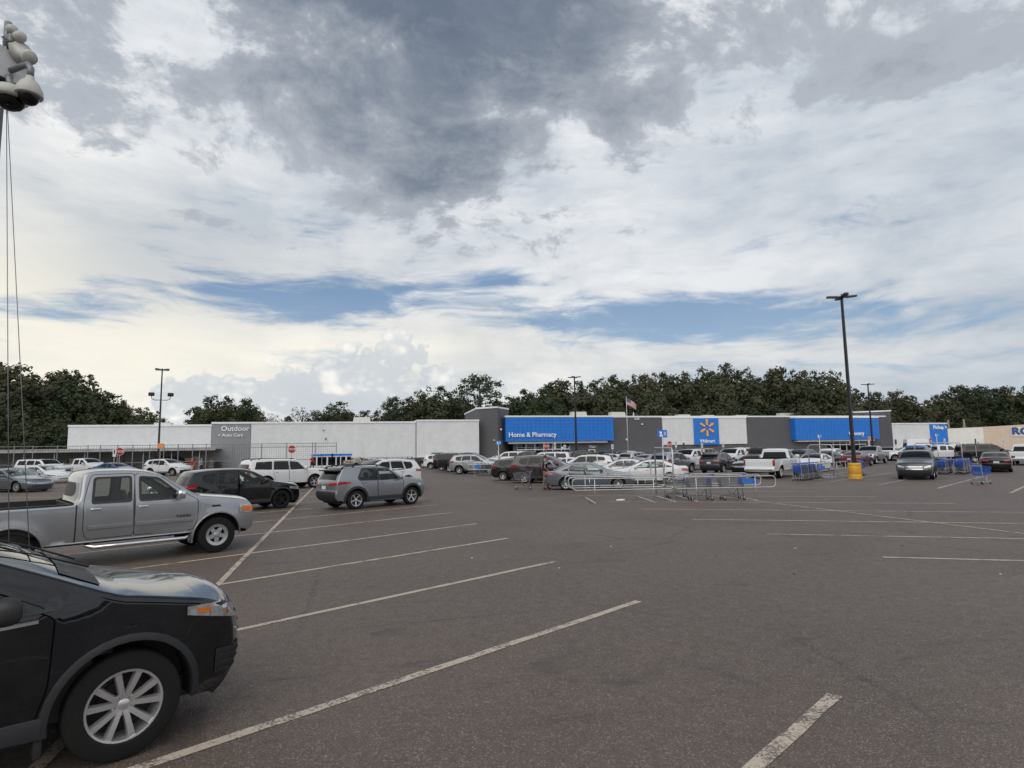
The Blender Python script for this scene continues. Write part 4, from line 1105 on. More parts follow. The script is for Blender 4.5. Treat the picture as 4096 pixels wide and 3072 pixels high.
# row of black cages and riding mowers along the wall foot
for k in range(9):
    p = COL(1480+k*20, Y=87.6); g = empty('tyre_cage', (p.x, p.y, .15), 0, 'black wire cage standing at the foot of the white wall', 'cage', 'black cages along the wall')
    m = MB()
    for xx in (-.35, .35):
        for yy in (-.3, .3): m.tube([(xx, yy, 0), (xx, yy, 1.1)], .025, 5)
    for z in (.1, .6, 1.1): m.tube([(-.35, -.3, z), (.35, -.3, z), (.35, .3, z), (-.35, .3, z)], .02, 5, closed=True)
    m.obj('frame', BLACK, g); m = MB(); m.bbox(-.32, .32, -.27, .27, .05, .95, .06); m.obj('goods', GOOD[3], g)
p = COL(1673, Y=86.4); m = MB(); m.lathe([(0, 1.15), (.1, 1.13), (.13, 1.05), (.13, 0)], 14); tag(m.obj('bollard', YELLOW, None, True, loc=(p.x, p.y, 0)), 'yellow painted steel bollard standing at the corner of the white wall', 'bollard')
for i, px in enumerate((1642, 1660)):
    p = COL(px, Y=86.0); g = empty('riding_mower', (p.x, p.y, 0), radians(20), 'small black riding mower parked beside the yellow bollard', 'mower', 'riding mowers by the wall')
    m = MB(); m.bbox(-.5, .6, -.35, .35, .35, .75, .08); m.bbox(.1, .65, -.28, .28, .6, .98, .08); m.obj('body', BLACK, g); m = MB(); m.bbox(-.45, -.1, -.25, .25, .75, .85, .04); m.bbox(-.5, -.38, -.25, .25, .8, 1.2, .05); m.obj('seat', GOOD[3], g)
    for xx in (-.4, .5):
        for yy in (-.4, .4): m = MB(); m.lathe([(.1, -.09), (.26, -.1), (.28, 0), (.26, .1), (.1, .09)], 14, 'y'); m.obj('wheel', RUBBER, g, True, loc=(xx, yy, .28))


# ------------------------------------------------------------------ lamp posts
def lamp_post(loc, H, w0, label, base=None, spots=0.0, hrot=0.0):
    r = empty('lamp_post', (loc.x, loc.y, 0), hrot, label, 'lamp post', 'lamp posts in the car park')
    m = MB(); k = w0/2; t = .062
    z0 = .0
    m.add([(x*k, y*k, z0) for x, y in ((-1, -1), (1, -1), (1, 1), (-1, 1))]+[(x*t, y*t, H-.1) for x, y in ((-1, -1), (1, -1), (1, 1), (-1, 1))], [(0, 3, 2, 1), (4, 5, 6, 7), (0, 1, 5, 4), (1, 2, 6, 5), (2, 3, 7, 6), (3, 0, 4, 7)]); m.obj('pole', BRONZE, r)
    if base:
        b = MB(); n = 28; rr = base[0]; h = base[1]
        prof = [(0, h), (rr-.03, h), (rr, h-.04), (rr*1.0, h*.86), (rr*.975, h*.845), (rr*.975, h*.82), (rr, h*.80), (rr, h*.34), (rr*.975, h*.325), (rr*.975, h*.30), (rr, h*.28), (rr*1.01, 0)]
        b.lathe(prof[::-1], n); b.obj('concrete_base', YELLOW, r, True)
    m = MB(); m.bbox(-.10, .10, -.10, .10, H-.16, H+.04, .03); m.tube([(0, 0, H), (0, 0, H+.16)], .03, 6); hubo = m.obj('hub', BRONZE, r)
    for j in range(4):
        a = pi/4+j*pi/2; M = Matrix.Translation((0, 0, H-.06)) @ Matrix.Rotation(a, 4, 'Z') @ Matrix.Rotation(radians(-3), 4, 'Y'); m = MB()
        P = [(.06, -.05), (.18, -.06), (.35, -.18), (.78, -.17), (.90, -.10), (.90, .10), (.78, .17), (.35, .18), (.18, .06), (.06, .05)]; n = len(P)
        m.add([M @ Vector((x, y, -.045)) for x, y in P]+[M @ Vector((x*.98+.01, y*.85, .05)) for x, y in P], [tuple(range(n-1, -1, -1)), tuple(range(n, 2*n))]+[(i, (i+1) % n, n+(i+1) % n, n+i) for i in range(n)])
        m.obj('luminaire', BRONZE, r)
    if spots:
        for sg in (-1, 1):
            m = MB(); m.tube([(0, 0, spots), (sg*.55, 0, spots-.02), (sg*.85, 0, spots+.1), (sg*.92, 0, spots+.45)], .035, 6); fl = m.obj('bracket', BRONZE, r)
            m = MB(); m.bbox(sg*.92-.30, sg*.92+.30, -.2, .2, spots+.42, spots+.82, .08); m.obj('floodlight', BRONZE, fl)
    return r
lp1 = G(3422, 1915); lamp_post(lp1, 11.55, .19, 'tall dark lamp post rising from a yellow concrete base by the cart corral', (.375, .97), hrot=.35)
def post_at(px, ptop, D, H=11.5):
    d = COL(px, Y=D); return d
def depth_pos(px, D):                           # ground point in photo column px at forward distance D
    c = COL(px, Y=10.0); k = D/(c.x*FW.x+c.y*FW.y)*sqrt(FW.x**2+FW.y**2); return Vector((c.x*k, c.y*k, 0))
p = depth_pos(633, 66); lamp_post(p, 11.6, .24, 'dark lamp post with two floodlights half way up before the garden yard', spots=hat(642, 1600, p), hrot=.26)
p = depth_pos(2305, 79); lamp_post(p, hat(2297, 1508, p), .25, 'dark lamp post standing before the blue home entrance canopy', hrot=.1, spots=hat(2299, 1612, p))
p = depth_pos(3490, 88); lamp_post(p, hat(3466, 1537, p), .24, 'slim dark lamp post before the blue grocery canopy', hrot=.2)

# ------------------------------------------------------------------ signs
RED = mat('sign red', (.38, .015, .02), .45); WHITE = mat('sign white', (.72, .72, .71), .5); BLK = mat('sign black', (.02, .02, .02), .5); ORANGE = mat('sign orange', (.75, .28, .08), .5); BROWN = mat('back of sign', (.09, .085, .08), .6, .4)
FACE = radians(15)
def stop_sign(px, py, D, label, rz=FACE):
    p = depth_pos(px, D); zc = hat(px, py, p); r = empty('stop_sign', p, rz, label, 'stop sign', 'stop signs on thin posts')
    m = MB(); m.tube([(0, .03, 0), (0, .03, zc+.3)], .032, 6); m.obj('post', GALV, r)
    R8 = .42
    def octa(rad, y, yy):
        P = [(rad*cos(pi/8+k*pi/4), rad*sin(pi/8+k*pi/4)) for k in range(8)]; m = MB()
        m.add([(x, y, zc+z) for x, z in P]+[(x, yy, zc+z) for x, z in P], [tuple(range(8)), tuple(range(15, 7, -1))]+[(i, 8+i, 8+(i+1) % 8, (i+1) % 8) for i in range(8)]); return m
    octa(R8, -.005, .004).obj('border', WHITE, r); octa(R8*.92, -.009, -.006).obj('face', RED, r)
    text_obj('STOP', .30, WHITE, r, (0, -.012, zc-.105), (radians(90), 0, 0), .002, 'CENTER', .006)
    return r
stop_sign(478, 1806, 62, 'red stop sign beside the lamp post with floodlights')
stop_sign(1167, 1797, 60, 'red stop sign before the garden yard corner by the white lockers')
stop_sign(2185, 1785, 68, 'red stop sign before the glazed home entrance')
stop_sign(2679, 1778, 66, 'red stop sign in front of the white wall beside the blue emblem')
stop_sign(3405, 1772, 80, 'red stop sign partly hidden behind the tall lamp post')
stop_sign(3722, 1765, 78, 'red stop sign before the blue pickup wall', )
def plate_sign(px, py, D, w, h, mt, label, name='parking_sign', cat='sign', mark=None, group='disabled parking signs along the shop front', post=True):
    p = depth_pos(px, D); zc = hat(px, py, p); r = empty(name, p, FACE, label, cat, group)
    if post: m = MB(); m.tube([(0, .03, 0), (0, .03, zc)], .03, 6); m.obj('post', GALV, r)
    m = MB(); m.bbox(-w/2, w/2, -.006, .01, zc-h/2, zc+h/2, .004); m.obj('plate', mt, r)
    if mark == 'wheel':
        m = MB(); s = h*.5; m.tube([(-.02, -.012, zc+.30*s), (-.02, -.012, zc-.05*s), (.22*s, -.012, zc-.10*s), (.3*s, -.012, zc-.42*s)], .03, 5); m.tube([(.20*s*cos(a)-.02, -.012, zc-.22*s+.24*s*sin(a)) for a in [pi*.45+k*pi/6 for k in range(9)]], .025, 5); m.lathe([(0, .01), (.07, 0)], 10, 'y', Matrix.Translation((-.02, -.014, zc+.45*s))); m.obj('symbol', BLUEF if mt is WHITE else BLK, r)
    elif mark == 'cross':
        m = MB(); m.box(-.05, .05, -.012, -.007, zc-.1, zc+h*.4); m.obj('symbol', BLK, r)
    return r
for px, py in ((2259, 1789), (2450, 1787), (2808, 1782), (2893, 1779)): plate_sign(px, py, 76, .36, .58, WHITE, 'white disabled parking sign on a thin post before the grey shop wall', mark='wheel')
for px, py in ((2220, 1784), (2704, 1777), (457, 1812)): plate_sign(px, py, 70 if px > 1000 else 61, .28, .75, WHITE, 'tall narrow white notice on a thin post next to a stop sign', 'notice_sign', 'sign', 'cross', 'narrow white notices')
for px, py in ((2344, 1794), (2386, 1794)): plate_sign(px, py, 77, .30, .62, BROWN, 'grey back of a sign beside the vision doorway', 'sign_back', 'sign', None, 'signs seen from behind by the vision door')
plate_sign(2735, 1783, 72, .30, .72, BROWN, 'dark brown back of a sign before the white wall', 'sign_back', 'sign', None, None)
plate_sign(3583, 1768, 76, .5, .62, BROWN, 'dark square sign back before the white pickup wall', 'sign_back', 'sign', None, None)
plate_sign(3476, 1773, 84, .42, .70, WHITE, 'white sign with a dark symbol beside the slim lamp post', 'parking_sign', 'sign', 'wheel', None)
plate_sign(3480, 1755, 86, .6, .62, ORANGE, 'orange square sign by the slim lamp post', 'warning_sign', 'sign', None, None)
plate_sign(640, 1784, 65, .60, .55, ORANGE, 'orange square sign on the lamp post with floodlights', 'warning_sign', 'sign', None, None)
plate_sign(3779, 1765, 80, .45, .7, WHITE, 'white sign with a dark symbol before the blue pickup wall', 'parking_sign', 'sign', 'wheel', None)
plate_sign(4012, 1765, 74, .50, .62, WHITE, 'white sign with a dark symbol before the tan wall', 'parking_sign', 'sign', 'wheel', None)
plate_sign(3902, 1768, 60, .30, .66, BROWN, 'grey sign back on a bent post by the far cart corral', 'sign_back', 'sign', None, None)
plate_sign(3912, 1775, 78, .22, .52, BROWN, 'small dark sign before the cream wall', 'sign_back', 'sign', None, None)
# flag
fp = COL(2512, Y=86.9); fl = empty('flag_pole', (fp.x, fp.y, .15), 0, 'white flag pole flying a striped red, white and blue flag', 'flag pole')
zt_ = hat(2505, 1592, fp)
m = MB(); m.tube([(0, 0, 0), (0, 0, zt_)], [.06, .035], 8); m.lathe([(0, zt_+.14), (.07, zt_+.07), (0, zt_)], 8); m.obj('pole', WHITESTEEL, fl, True)
FR = mat('flag red', (.40, .03, .05), .8); FWH = mat('flag white', (.62, .60, .62), .8); FB = mat('flag blue', (.03, .04, .16), .8)
def flag_pt(u, v):                              # u along the fly, v down the hoist
    x = 1.75*u; return (x, .16*sin(u*7+v)*u, zt_-.15-1.15*v*(1-.18*u)-.85*u+.10*sin(u*5))
for i in range(13):
    m = MB(); n = 14; vs = []
    for k in range(n+1):
        for v in (i/13, (i+1)/13): vs.append(flag_pt(k/n, v))
    fs = [(2*k, 2*k+2, 2*k+3, 2*k+1) for k in range(n) if not (i < 7 and k < 6)]; m.add(vs, fs); m.obj('stripe', FR if i % 2 == 0 else FWH, fl, True)
m = MB(); vs = []; n = 6
for k in range(n+1):
    for j in range(4): vs.append(flag_pt(k/14, 7/13*j/3))
m.add(vs, [(4*k+j, 4*k+4+j, 4*k+5+j, 4*k+1+j) for k in range(n) for j in range(3)]); m.obj('canton', FB, fl, True)
m = MB()
for k in range(5):
    for j in range(4): q = flag_pt((k+.7)/14, 7/13*(j+.5)/4); m.box(q[0]-.025, q[0]+.025, q[1]-.012, q[1]+.012, q[2]-.025, q[2]+.025)
m.obj('stars', FWH, fl)

# ------------------------------------------------------------------ shopping carts
def cart_parts(blue):
    """x = forward. Returns list of (name, mesh, material)"""
    out = []
    m = MB()                                     # tube frame
    for s in (-1, 1):
        m.tube([(-.42, s*.26, 1.02), (-.38, s*.26, .92), (-.28, s*.25, .42), (-.30, s*.25, .16)], .018, 6)
        m.tube([(-.34, s*.25, .17), (.10, s*.22, .16), (.46, s*.20, .15), (.50, s*.20, .14)], .018, 6)
        m.tube([(-.26, s*.25, .40), (-.05, s*.24, .17)], .012, 6); m.tube([(.18, s*.22, .45), (.02, s*.22, .165)], .012, 6)
    m.tube([(-.30, -.25, .17), (-.30, .25, .17)], .012, 6); m.tube([(.46, -.20, .15), (.46, .20, .15)], .012, 6)
    out.append(('frame', m.mesh('frame', True), WIRE if not blue else GALV))
    m = MB(); m.tube([(-.42, -.30, 1.02), (-.42, .30, 1.02)], .020, 8); out.append(('handle', m.mesh('handle', True), BLUEPL))
    m = MB(); w = .0055
    def rib(a, b_): m.tube([a, b_], w, 4, cap=False)
    rear, front = -.34, .52
    def at(t, s, z):                              # side wall point; t 0 rear..1 front, z 0..1 floor..rim
        hb, hf = .46, .52; tb, tf = .96, .86
        x = rear+(front-rear)*t+(.06*z*t)-.03*z*(1-t); wd = (.21-.02*t)+(.075-.02*t)*z
        return (x, s*wd, (hb+(hf-hb)*t)+((tb-hb)+((tf-hf)-(tb-hb))*t)*z)
    for s in (-1, 1):
        for k in range(16): rib(at(k/15, s, 0), at(k/15, s, 1))
        for j in range(8): rib(at(0, s, j/7), at(1, s, j/7))
        m.tube([at(0, s, 1), at(1, s, 1)], .008, 5)
    for j in range(8): rib(at(1, -1, j/7), at(1, 1, j/7)); rib(at(0, -1, j/7*.8), at(0, 1, j/7*.8))
    for k in range(8):
        f = -1+2*k/7; a, b_ = at(1, f, 0), at(1, f, 1); rib(a, b_); rib(at(0, f, 0), at(0, f, .8)); rib(at(0, f, 0), at(1, f, 0))
    for k in range(12): rib(at(k/11, -1, 0), at(k/11, 1, 0))
    m.tube([at(1, -1, 1), at(1, 1, 1)], .008, 5)
    out.append(('basket', m.mesh('basket'), BLUEPL if blue else WIRE))
    m = MB(); m.bbox(-.33, -.30, -.19, .19, .66, .90, .01, Matrix.Translation((0, 0, 0))); m.bbox(-.33, -.13, -.18, .18, .66, .675, .005)
    out.append(('child_seat', m.mesh('child_seat'), BLUEPL))
    m = MB()
    for x in (-.25, -.05, .15, .35): m.tube([(x, -.22, .19), (x, .22, .19)], .006, 4)
    for y in (-.15, 0, .15): m.tube([(-.3, y, .19), (.42, y, .19)], .006, 4)
    out.append(('lower_tray', m.mesh('lower_tray'), WIRE))
    return out
CARTP = {b: cart_parts(b) for b in (0, 1)}
wm = MB(); wm.lathe([(0, -.016), (.05, -.016), (.062, -.012), (.064, 0), (.062, .012), (.05, .016), (0, .016)], 12, 'y'); WHM = wm.mesh('caster', True)
fm = MB(); fm.box(-.02, .02, -.022, -.018, 0, .09); fm.box(-.02, .02, .018, .022, 0, .09); fm.box(-.025, .025, -.022, .022, .085, .10); FKM = fm.mesh('caster_fork')
def cart(loc, az, blue, label, group):
    r = empty('shopping_cart', (loc[0], loc[1], 0), radians(90-az), label, 'shopping cart', group)
    for nm, me, mt in CARTP[blue]: link(nm, me, r, mt)
    for x, y in ((-.33, -.25), (-.33, .25), (.44, -.2), (.44, .2)):
        f = link('caster_fork', FKM, r, GALV, (x, y, .05)); link('caster', WHM, f, RUBBER, (0, 0, .014))
    return r
def dirv(az): a = radians(az); return Vector((sin(a), cos(a), 0))
def nest(start, az, n, blue, label, group, gap=.30):
    d = dirv(az)
    for k in range(n): p = start+d*gap*k; cart(p, az+R.uniform(-1.5, 1.5), blue[k % len(blue)], label, group)
# ------------------------------------------------------------------ cart corrals
def corral(P, az, units, label, lanes=2, sign=None, mid=True, width=1.35, blank=False, H=1.0):
    """P: ground point of the near rail's start; az: heading of the rails; lanes go to the left of the heading"""
    r = empty('cart_corral', (P.x, P.y, 0), radians(90-az), label, 'cart corral')
    x = 0.0
    for ui, L in enumerate(units):
        for j in range(lanes+1):
            y = j*width; m = MB(); rr = .15; z0, z1 = .52, H-.06; pts = []
            for cx, cz, a0 in ((x+L-rr, z1-rr, 0), (x+rr, z1-rr, 90), (x+rr, z0+rr, 180), (x+L-rr, z0+rr, 270)):
                for k in range(5): a = radians(a0+90*k/4+0); pts.append((cx+rr*cos(a), y, cz+rr*sin(a)))
            m.tube(pts, .022, 8, closed=True); m.obj('rail_loop', GALV, r, True)
            for xx in (x+L*.22, x+L*.80): m = MB(); m.tube([(xx, y, z0 if j not in (0, lanes) else .0), (xx, y, z1)], .019, 6); m.obj('upright', GALV, r, True)
        for xx in (x+L*.22, x+L*.80): m = MB(); m.bbox(xx-.04, xx+.04, -.05, lanes*width+.05, 0, .03, .01); m.obj('floor_bar', GALV, r)
        x += L
    if mid:
        xm = units[0]; m = MB()
        hgt = 2.12
        m.tube([(xm, 0, 0), (xm, 0, hgt-.12), (xm, .12, hgt), (xm, lanes*width-.12, hgt), (xm, lanes*width, hgt-.12), (xm, lanes*width, 0)], .036, 8); m.obj('arch', GALV, r, True)
        m = MB(); m.bbox(xm-.05, xm+.05, -.08, lanes*width+.08, 0, .035, .01); m.obj('floor_bar', GALV, r)
        yc = lanes*width/2; m = MB(); m.tube([(xm, yc, .0), (xm, yc, 2.62)], .03, 8); m.obj('sign_post', GALV, r, True)
        if sign:
            w, h = sign[0], sign[1]; sa = radians(sign[2])
            s = MB(); s.bbox(-w/2, w/2, -.015, .015, 2.55, 2.55+h, .01); so_ = s.obj('sign', BLUEF, r, loc=(xm, yc, 0), rot=(0, 0, sa))
            if not blank:
                g = MB(); z = 2.55+h*.5; q = h*.30
                g.add([(-.30*w-.0, -.018, z+q), (-.02*w, -.018, z+q*.9), (-.06*w, -.018, z-.1*q), (-.26*w, -.018, z-.1*q)], [(0, 3, 2, 1)]); g.box(-.24*w, -.02*w, -.019, -.016, z-.5*q, z-.35*q)
                for cx in (-.20, -.06): g.lathe([(0, 0), (.04, -.003), (.042, .003)], 8, 'y', Matrix.Translation((cx*w, -.018, z-.8*q)))
                for k in range(3): g.box(.16*w, .38*w, -.019, -.016, z-.7*q+k*.6*q, z-.45*q+k*.6*q)
                g.obj('cart_pictogram', SIGNW, so_)
    return r
# near corral
c0 = G(2275, 2016, 0)
cA = Vector((8.45, 22.3, 0)); AZC = 104
corral(cA, AZC, [4.0, 4.05], 'galvanised cart corral of paired tube rails with a blue cart sign, nearest the open stalls', sign=(.40, .32, -90+AZC-17), H=1.02)
dA = dirv(AZC); lA = Vector((-dA.y, dA.x, 0)); 
cart(cA+dA*5.3+lA*.65, AZC+180, 0, 'grey wire cart in the front of the near corral, second from its open end', None)
cart(cA+dA*6.6+lA*.65, AZC+180, 0, 'grey wire cart with a blue seat flap nearest the open end of the near corral', None)
cart(cA+dA*4.75+lA*2.0, AZC+180, 0, 'grey wire cart at the closed inner end of the near corral, back lane', None)
ad = MB(); ad.bbox(-.3, .3, -.02, .02, .68, .86, .015); tag(ad.obj('advert_board', BLUEF, None, loc=(cA+dA*7.05+lA*.1), rot=(0, 0, radians(90-AZC))), 'small blue board hung on the rails of the near corral', 'board')
# corral behind the parked black hatchback
c2 = G(1868, 1905); corral(c2, 106, [2.6, 2.9], 'small cart corral in front of the silver SUV, holding one row of carts', lanes=1, sign=(.46, .30, 0), H=1.0, width=1.5)
nest(c2+dirv(106)*1.25+Vector((.2, .75, 0)), 106, 6, (0,), 'grey wire cart nested in the row before the silver SUV', 'carts nested before the silver SUV')
b2 = MB(); b2.bbox(-.28, .28, -.02, .02, .62, .86, .015); tag(b2.obj('advert_board', BLUEF, None, loc=(c2+dirv(106)*.85+Vector((0, .1, 0))), rot=(0, 0, radians(-16))), 'small blue board on the rails of the corral before the silver SUV', 'board')
# corral beside the yellow post base
c3 = G(3268, 1921); corral(c3, 58, [3.6, 3.6], 'white railed cart corral beside the yellow lamp post base, packed with carts', lanes=1, sign=(.46, .28, -30), H=1.02, width=1.45)
nest(G(3215, 1926)+Vector((.25, .65, 0)), 58, 9, (1, 0, 0, 1, 0), 'shopping cart nested in the row beside the yellow lamp post base', 'carts nested beside the yellow base', .42)
nest(G(3440, 1905)+Vector((.3, .5, 0)), 58, 3, (1, 1, 1), 'blue plastic cart jutting out behind the yellow lamp post base', 'blue carts behind the yellow base', .36)
b3 = MB(); b3.bbox(-.05, 1.35, -.02, .02, .62, .84, .015); tag(b3.obj('advert_board', BLUEF, None, loc=c3+Vector((.10, -.04, 0)), rot=(0, 0, radians(32))), 'long blue board along the rails beside the yellow lamp post base', 'board')
# corral by the black saloon
c4 = G(3830, 1897); corral(c4, 60, [2.5, 2.9], 'cart corral full of blue carts between the grey SUV and black saloon', lanes=2, sign=(.46, .28, -30), H=1.02, width=1.4)
nest(G(3795, 1899)+Vector((.2, .6, 0)), 60, 7, (1, 0, 1), 'blue shopping cart in the outer lane of the corral by the black saloon', 'blue carts in the outer lane by the black saloon', .36)
nest(G(3855, 1899)+Vector((.5, .6, 0)), 60, 8, (1, 1, 0), 'blue shopping cart packed under the rails by the black saloon', 'blue carts packed under the rails', .36)
cart(G(3925, 1937), 80, 1, 'lone blue shopping cart left on a painted stall line', None)
cart(G(2098, 1957), 290, 0, 'grey wire cart standing behind the man in khaki trousers', None)
# litter
def crumple(loc, s, label, n=60):
    bm = bmesh.new(); bmesh.ops.create_icosphere(bm, subdivisions=2, radius=1)
    for v in bm.verts: v.co = Vector((v.co.x*s, v.co.y*s*.6, max(0, (v.co.z+.3)*s*.22)))+Vector((R.uniform(-1, 1), R.uniform(-1, 1), R.random()))*s*.14
    me = bpy.data.meshes.new('litter'); bm.to_mesh(me); bm.free(); return tag(link('litter', me, None, WHITE, (loc.x, loc.y, .006)), label, 'litter')
crumple(G(2483, 2003), .19, 'crumpled white paper lying on a stall line before the corral')
for i, (px, py) in enumerate(((1888, 2234), (2237, 2274), (2443, 2187), (3180, 2195), (4002, 2298), (3176, 2298), (3608, 2184))):
    p = G(px, py); m = MB(); m.bbox(-.02, .02, -.012, .012, 0, .01, .004); tag(m.obj('litter_scrap', WHITE if i < 5 else BLK, None, loc=(p.x, p.y, .005), rot=(0, 0, i)), 'tiny scrap of litter on the open asphalt', 'litter', 'litter scraps')

# ------------------------------------------------------------------ camera mast beside the black SUV
GREYM = mat('mast grey', (.20, .21, .22), .5, .5); OFFW = mat('off white housing', (.44, .44, .41), .45); BOXW = mat('white box', (.60, .61, .63), .5)
MD = 6.6
mp = depth_pos(-112, MD); ms = empty('camera_mast', mp, 0, 'tall surveillance mast with white box, dome cameras and horn speaker', 'camera mast')
def MP(px, py, dd=0.0):                         # point at the mast's distance, in the mast's own frame
    d = ray(px, py); t = (MD+dd)/(d.x*FW.x+d.y*FW.y)*sqrt(FW.x**2+FW.y**2)*1.0
    return Vector((d.x*t, d.y*t, CAMH+d.z*t))-Vector((mp.x, mp.y, 0))
def side(p, dx, dy, dz): return p+RT*dx+Vector((FW.x, FW.y, 0))*dy+Vector((0, 0, dz))
top = MP(16, 300); topz = top.z
m = MB(); m.tube([(0, 0, 0), (0, 0, topz*.55)], .055, 12); m.tube([(0, 0, topz*.5), (0, 0, topz)], .032, 12); m.obj('mast_tube', GREYM, ms, True)
fr = Matrix((( RT.x, FW.x, 0, 0), (RT.y, FW.y, 0, 0), (0, 0, 1, 0), (0, 0, 0, 1)))      # mast head faces the photographer
hd = Matrix.Translation((0, 0, topz)) @ fr.to_3x3().to_4x4() @ Matrix.Rotation(radians(-18), 4, 'Z') @ Matrix.Scale(.82, 4)
kz = MD/FPX*1.22                                 # metres per photo pixel near the head, along a vertical
m = MB(); m.bbox(-.46, .16, -.20, .22, -.12, .34, .012, hd); bx = m.obj('equipment_box', BOXW, ms)
text_obj('as', .12, mat('box lettering', (.06, .09, .2), .5), bx, hd @ Vector((-.05, -.205, .08)), (hd @ Matrix.Rotation(radians(90), 4, 'X')).to_euler(), .002)
m = MB(); m.bbox(-.36, .15, -.14, .17, -.16, -.10, .01, hd); m.obj('bottom_tray', BLACK, ms)
for z in (-.02, .12, .26): m = MB(); m.box(.155, .19, -.215, -.20, z, z+.05, hd); m.obj('latch', BLACK, ms)
m = MB(); m.tube([hd @ Vector(v) for v in ((.03, 0, .3), (.03, 0, .80))], .04, 10); m.obj('top_tube', GREYM, ms, True)
def horn(M, s, name):
    m = MB(); m.lathe([(0, -.28*s), (.10*s, -.28*s), (.12*s, -.20*s), (.07*s, -.10*s), (.06*s, 0), (.10*s, .10*s), (.19*s, .24*s), (.20*s, .25*s), (.18*s, .24*s), (.05*s, .02*s), (0, .02*s)], 20, 'z', M); return m.obj(name, OFFW, ms, True)
horn(hd @ Matrix.Translation((.36, .04, .24)) @ Matrix.Rotation(radians(-62), 4, 'Y') @ Matrix.Rotation(radians(-12), 4, 'X'), .85, 'horn_speaker')
m = MB(); m.lathe([(0, .13), (.09, .12), (.14, .05), (.14, -.06), (.10, -.10), (0, -.11)], 18, 'z', hd @ Matrix.Translation((.13, -.01, .66)) @ Matrix.Rotation(radians(60), 4, 'Y') @ Matrix.Scale(.52, 4)); m.obj('floodlight', OFFW, ms, True)
m = MB(); m.lathe([(0, .13), (.09, .12), (.13, .05), (.13, -.06), (.10, -.10), (0, -.11)], 18, 'z', hd @ Matrix.Translation((.25, .02, .54)) @ Matrix.Rotation(radians(85), 4, 'Y') @ Matrix.Scale(.6, 4)); m.obj('floodlight', OFFW, ms, True)
m = MB(); m.bbox(.04, .22, -.08, .08, .42, .56, .03, hd); m.obj('bracket', GREYM, ms)
m = MB(); m.tube([hd @ Vector(v) for v in ((.05, -.08, .52), (.15, -.12, .47), (.22, -.12, .38), (.23, -.1, .28))], .010, 6); m.obj('cable', BLACK, ms, True)
def dome(ox, oy, oz, s, flat):
    q = [(.12, 0, .03), (.40, 0, .05), (ox-.06, oy, .02), (ox, oy, -.06), (ox, oy, oz+.17*s)] if not flat else [(.16, 0, -.06), (.20, oy*.5, -.10), (ox, oy, oz+.12*s)]
    m = MB(); m.tube([hd @ Vector(v) for v in q], .034, 10); a = m.obj('camera_arm', GREYM, ms, True)
    T = hd @ Matrix.Translation((ox, oy, oz)); m = MB()
    if not flat: m.lathe([(0, .20*s), (.05*s, .19*s), (.06*s, .14*s), (.12*s, .08*s), (.165*s, -.02*s), (.175*s, -.10*s), (.17*s, -.115*s), (.13*s, -.12*s)], 28, 'z', T)
    else: m.lathe([(0, .10*s), (.16*s, .09*s), (.20*s, .05*s), (.215*s, -.04*s), (.20*s, -.07*s), (.17*s, -.075*s)], 28, 'z', T)
    hs = m.obj('dome_housing', OFFW, ms, True)
    m = MB(); k = .13*s if not flat else .17*s; z = -.12*s if not flat else -.075*s
    m.lathe([(k, z), (k*.95, z-.05*s), (k*.7, z-.10*s), (k*.35, z-.125*s), (0, z-.13*s)], 24, 'z', T); m.obj('dome_glass', GLASS_SOLID, hs, True)
dome(.62, -.03, -.36, .95, False); dome(.36, -.10, -.44, 1.05, True)
for (pa, pb) in (((26, 440), (38, 2600)), ((30, 440), (138, 2600))):
    A = MP(*pa); B_ = MP(*pb); m = MB(); m.tube([A, B_], .0045, 5); m.obj('guy_rope', GREYM, ms, True)
m = MB(); m.bbox(-1.9, -.25, -.5, .6, .35, 1.05, .05, fr.to_3x3().to_4x4()); m.obj('trailer_box', BOXW, ms)
m = MB(); m.tube([fr.to_3x3() @ Vector(v) for v in ((-.4, 0, .4), (.0, 0, .4))], .05, 8); m.bbox(-.16, .16, -.16, .16, 0, .03, .01); m.obj('foot_plate', GREYM, ms)
for sx in (-1.6, -.5):
    for sy in (-.55, .62): m = MB(); m.lathe([(.18, -.09), (.30, -.1), (.32, 0), (.30, .1), (.18, .09), (0, .06)], 20, 'y', fr.to_3x3().to_4x4() @ Matrix.Translation((sx, sy, .32))); m.obj('wheel', RUBBER, ms, True)

# ------------------------------------------------------------------ woodland behind the shop
def leafmat(name, a, b2, c2):
    m, t, p, b = base_mat(name)
    oi = b.n('ShaderNodeObjectInfo').outputs['Random']; g = b.n('ShaderNodeNewGeometry').outputs['Position']; n = b.noise(g, .55, 4, .6); n2 = b.noise(g, 3.0, 3, .6)
    c = b.mix(oi, a, b2); c = b.mix(b.ss(b.m('ADD', n, b.m('MULTIPLY', oi, .22)), .56, .80), c, c2); c = b.mix(b.lin(n2, .3, .7, 0, .3), c, b.mix(1.0, c, (.6, .6, .6), 'MULTIPLY'))
    b.put(p.inputs['Base Color'], c); p.inputs['Roughness'].default_value = .75; p.inputs['Specular IOR Level'].default_value = .25
    out = [q for q in t.nodes if q.type == 'OUTPUT_MATERIAL'][0]; tr = b.n('ShaderNodeBsdfTranslucent'); b.put(tr.inputs[0], c); mx = b.n('ShaderNodeMixShader'); mx.inputs[0].default_value = .22
    t.links.new(p.outputs[0], mx.inputs[1]); t.links.new(tr.outputs[0], mx.inputs[2]); t.links.new(mx.outputs[0], out.inputs[0]); return m
LEAF = leafmat('broadleaf foliage', (.045, .066, .032), (.084, .096, .052), (.092, .086, .050)); PINE = leafmat('pine foliage', (.052, .078, .042), (.070, .094, .050), (.082, .086, .052)); BARK = mat('bark', (.075, .062, .050), .9, var=.3, bump=.4, bscale=8)
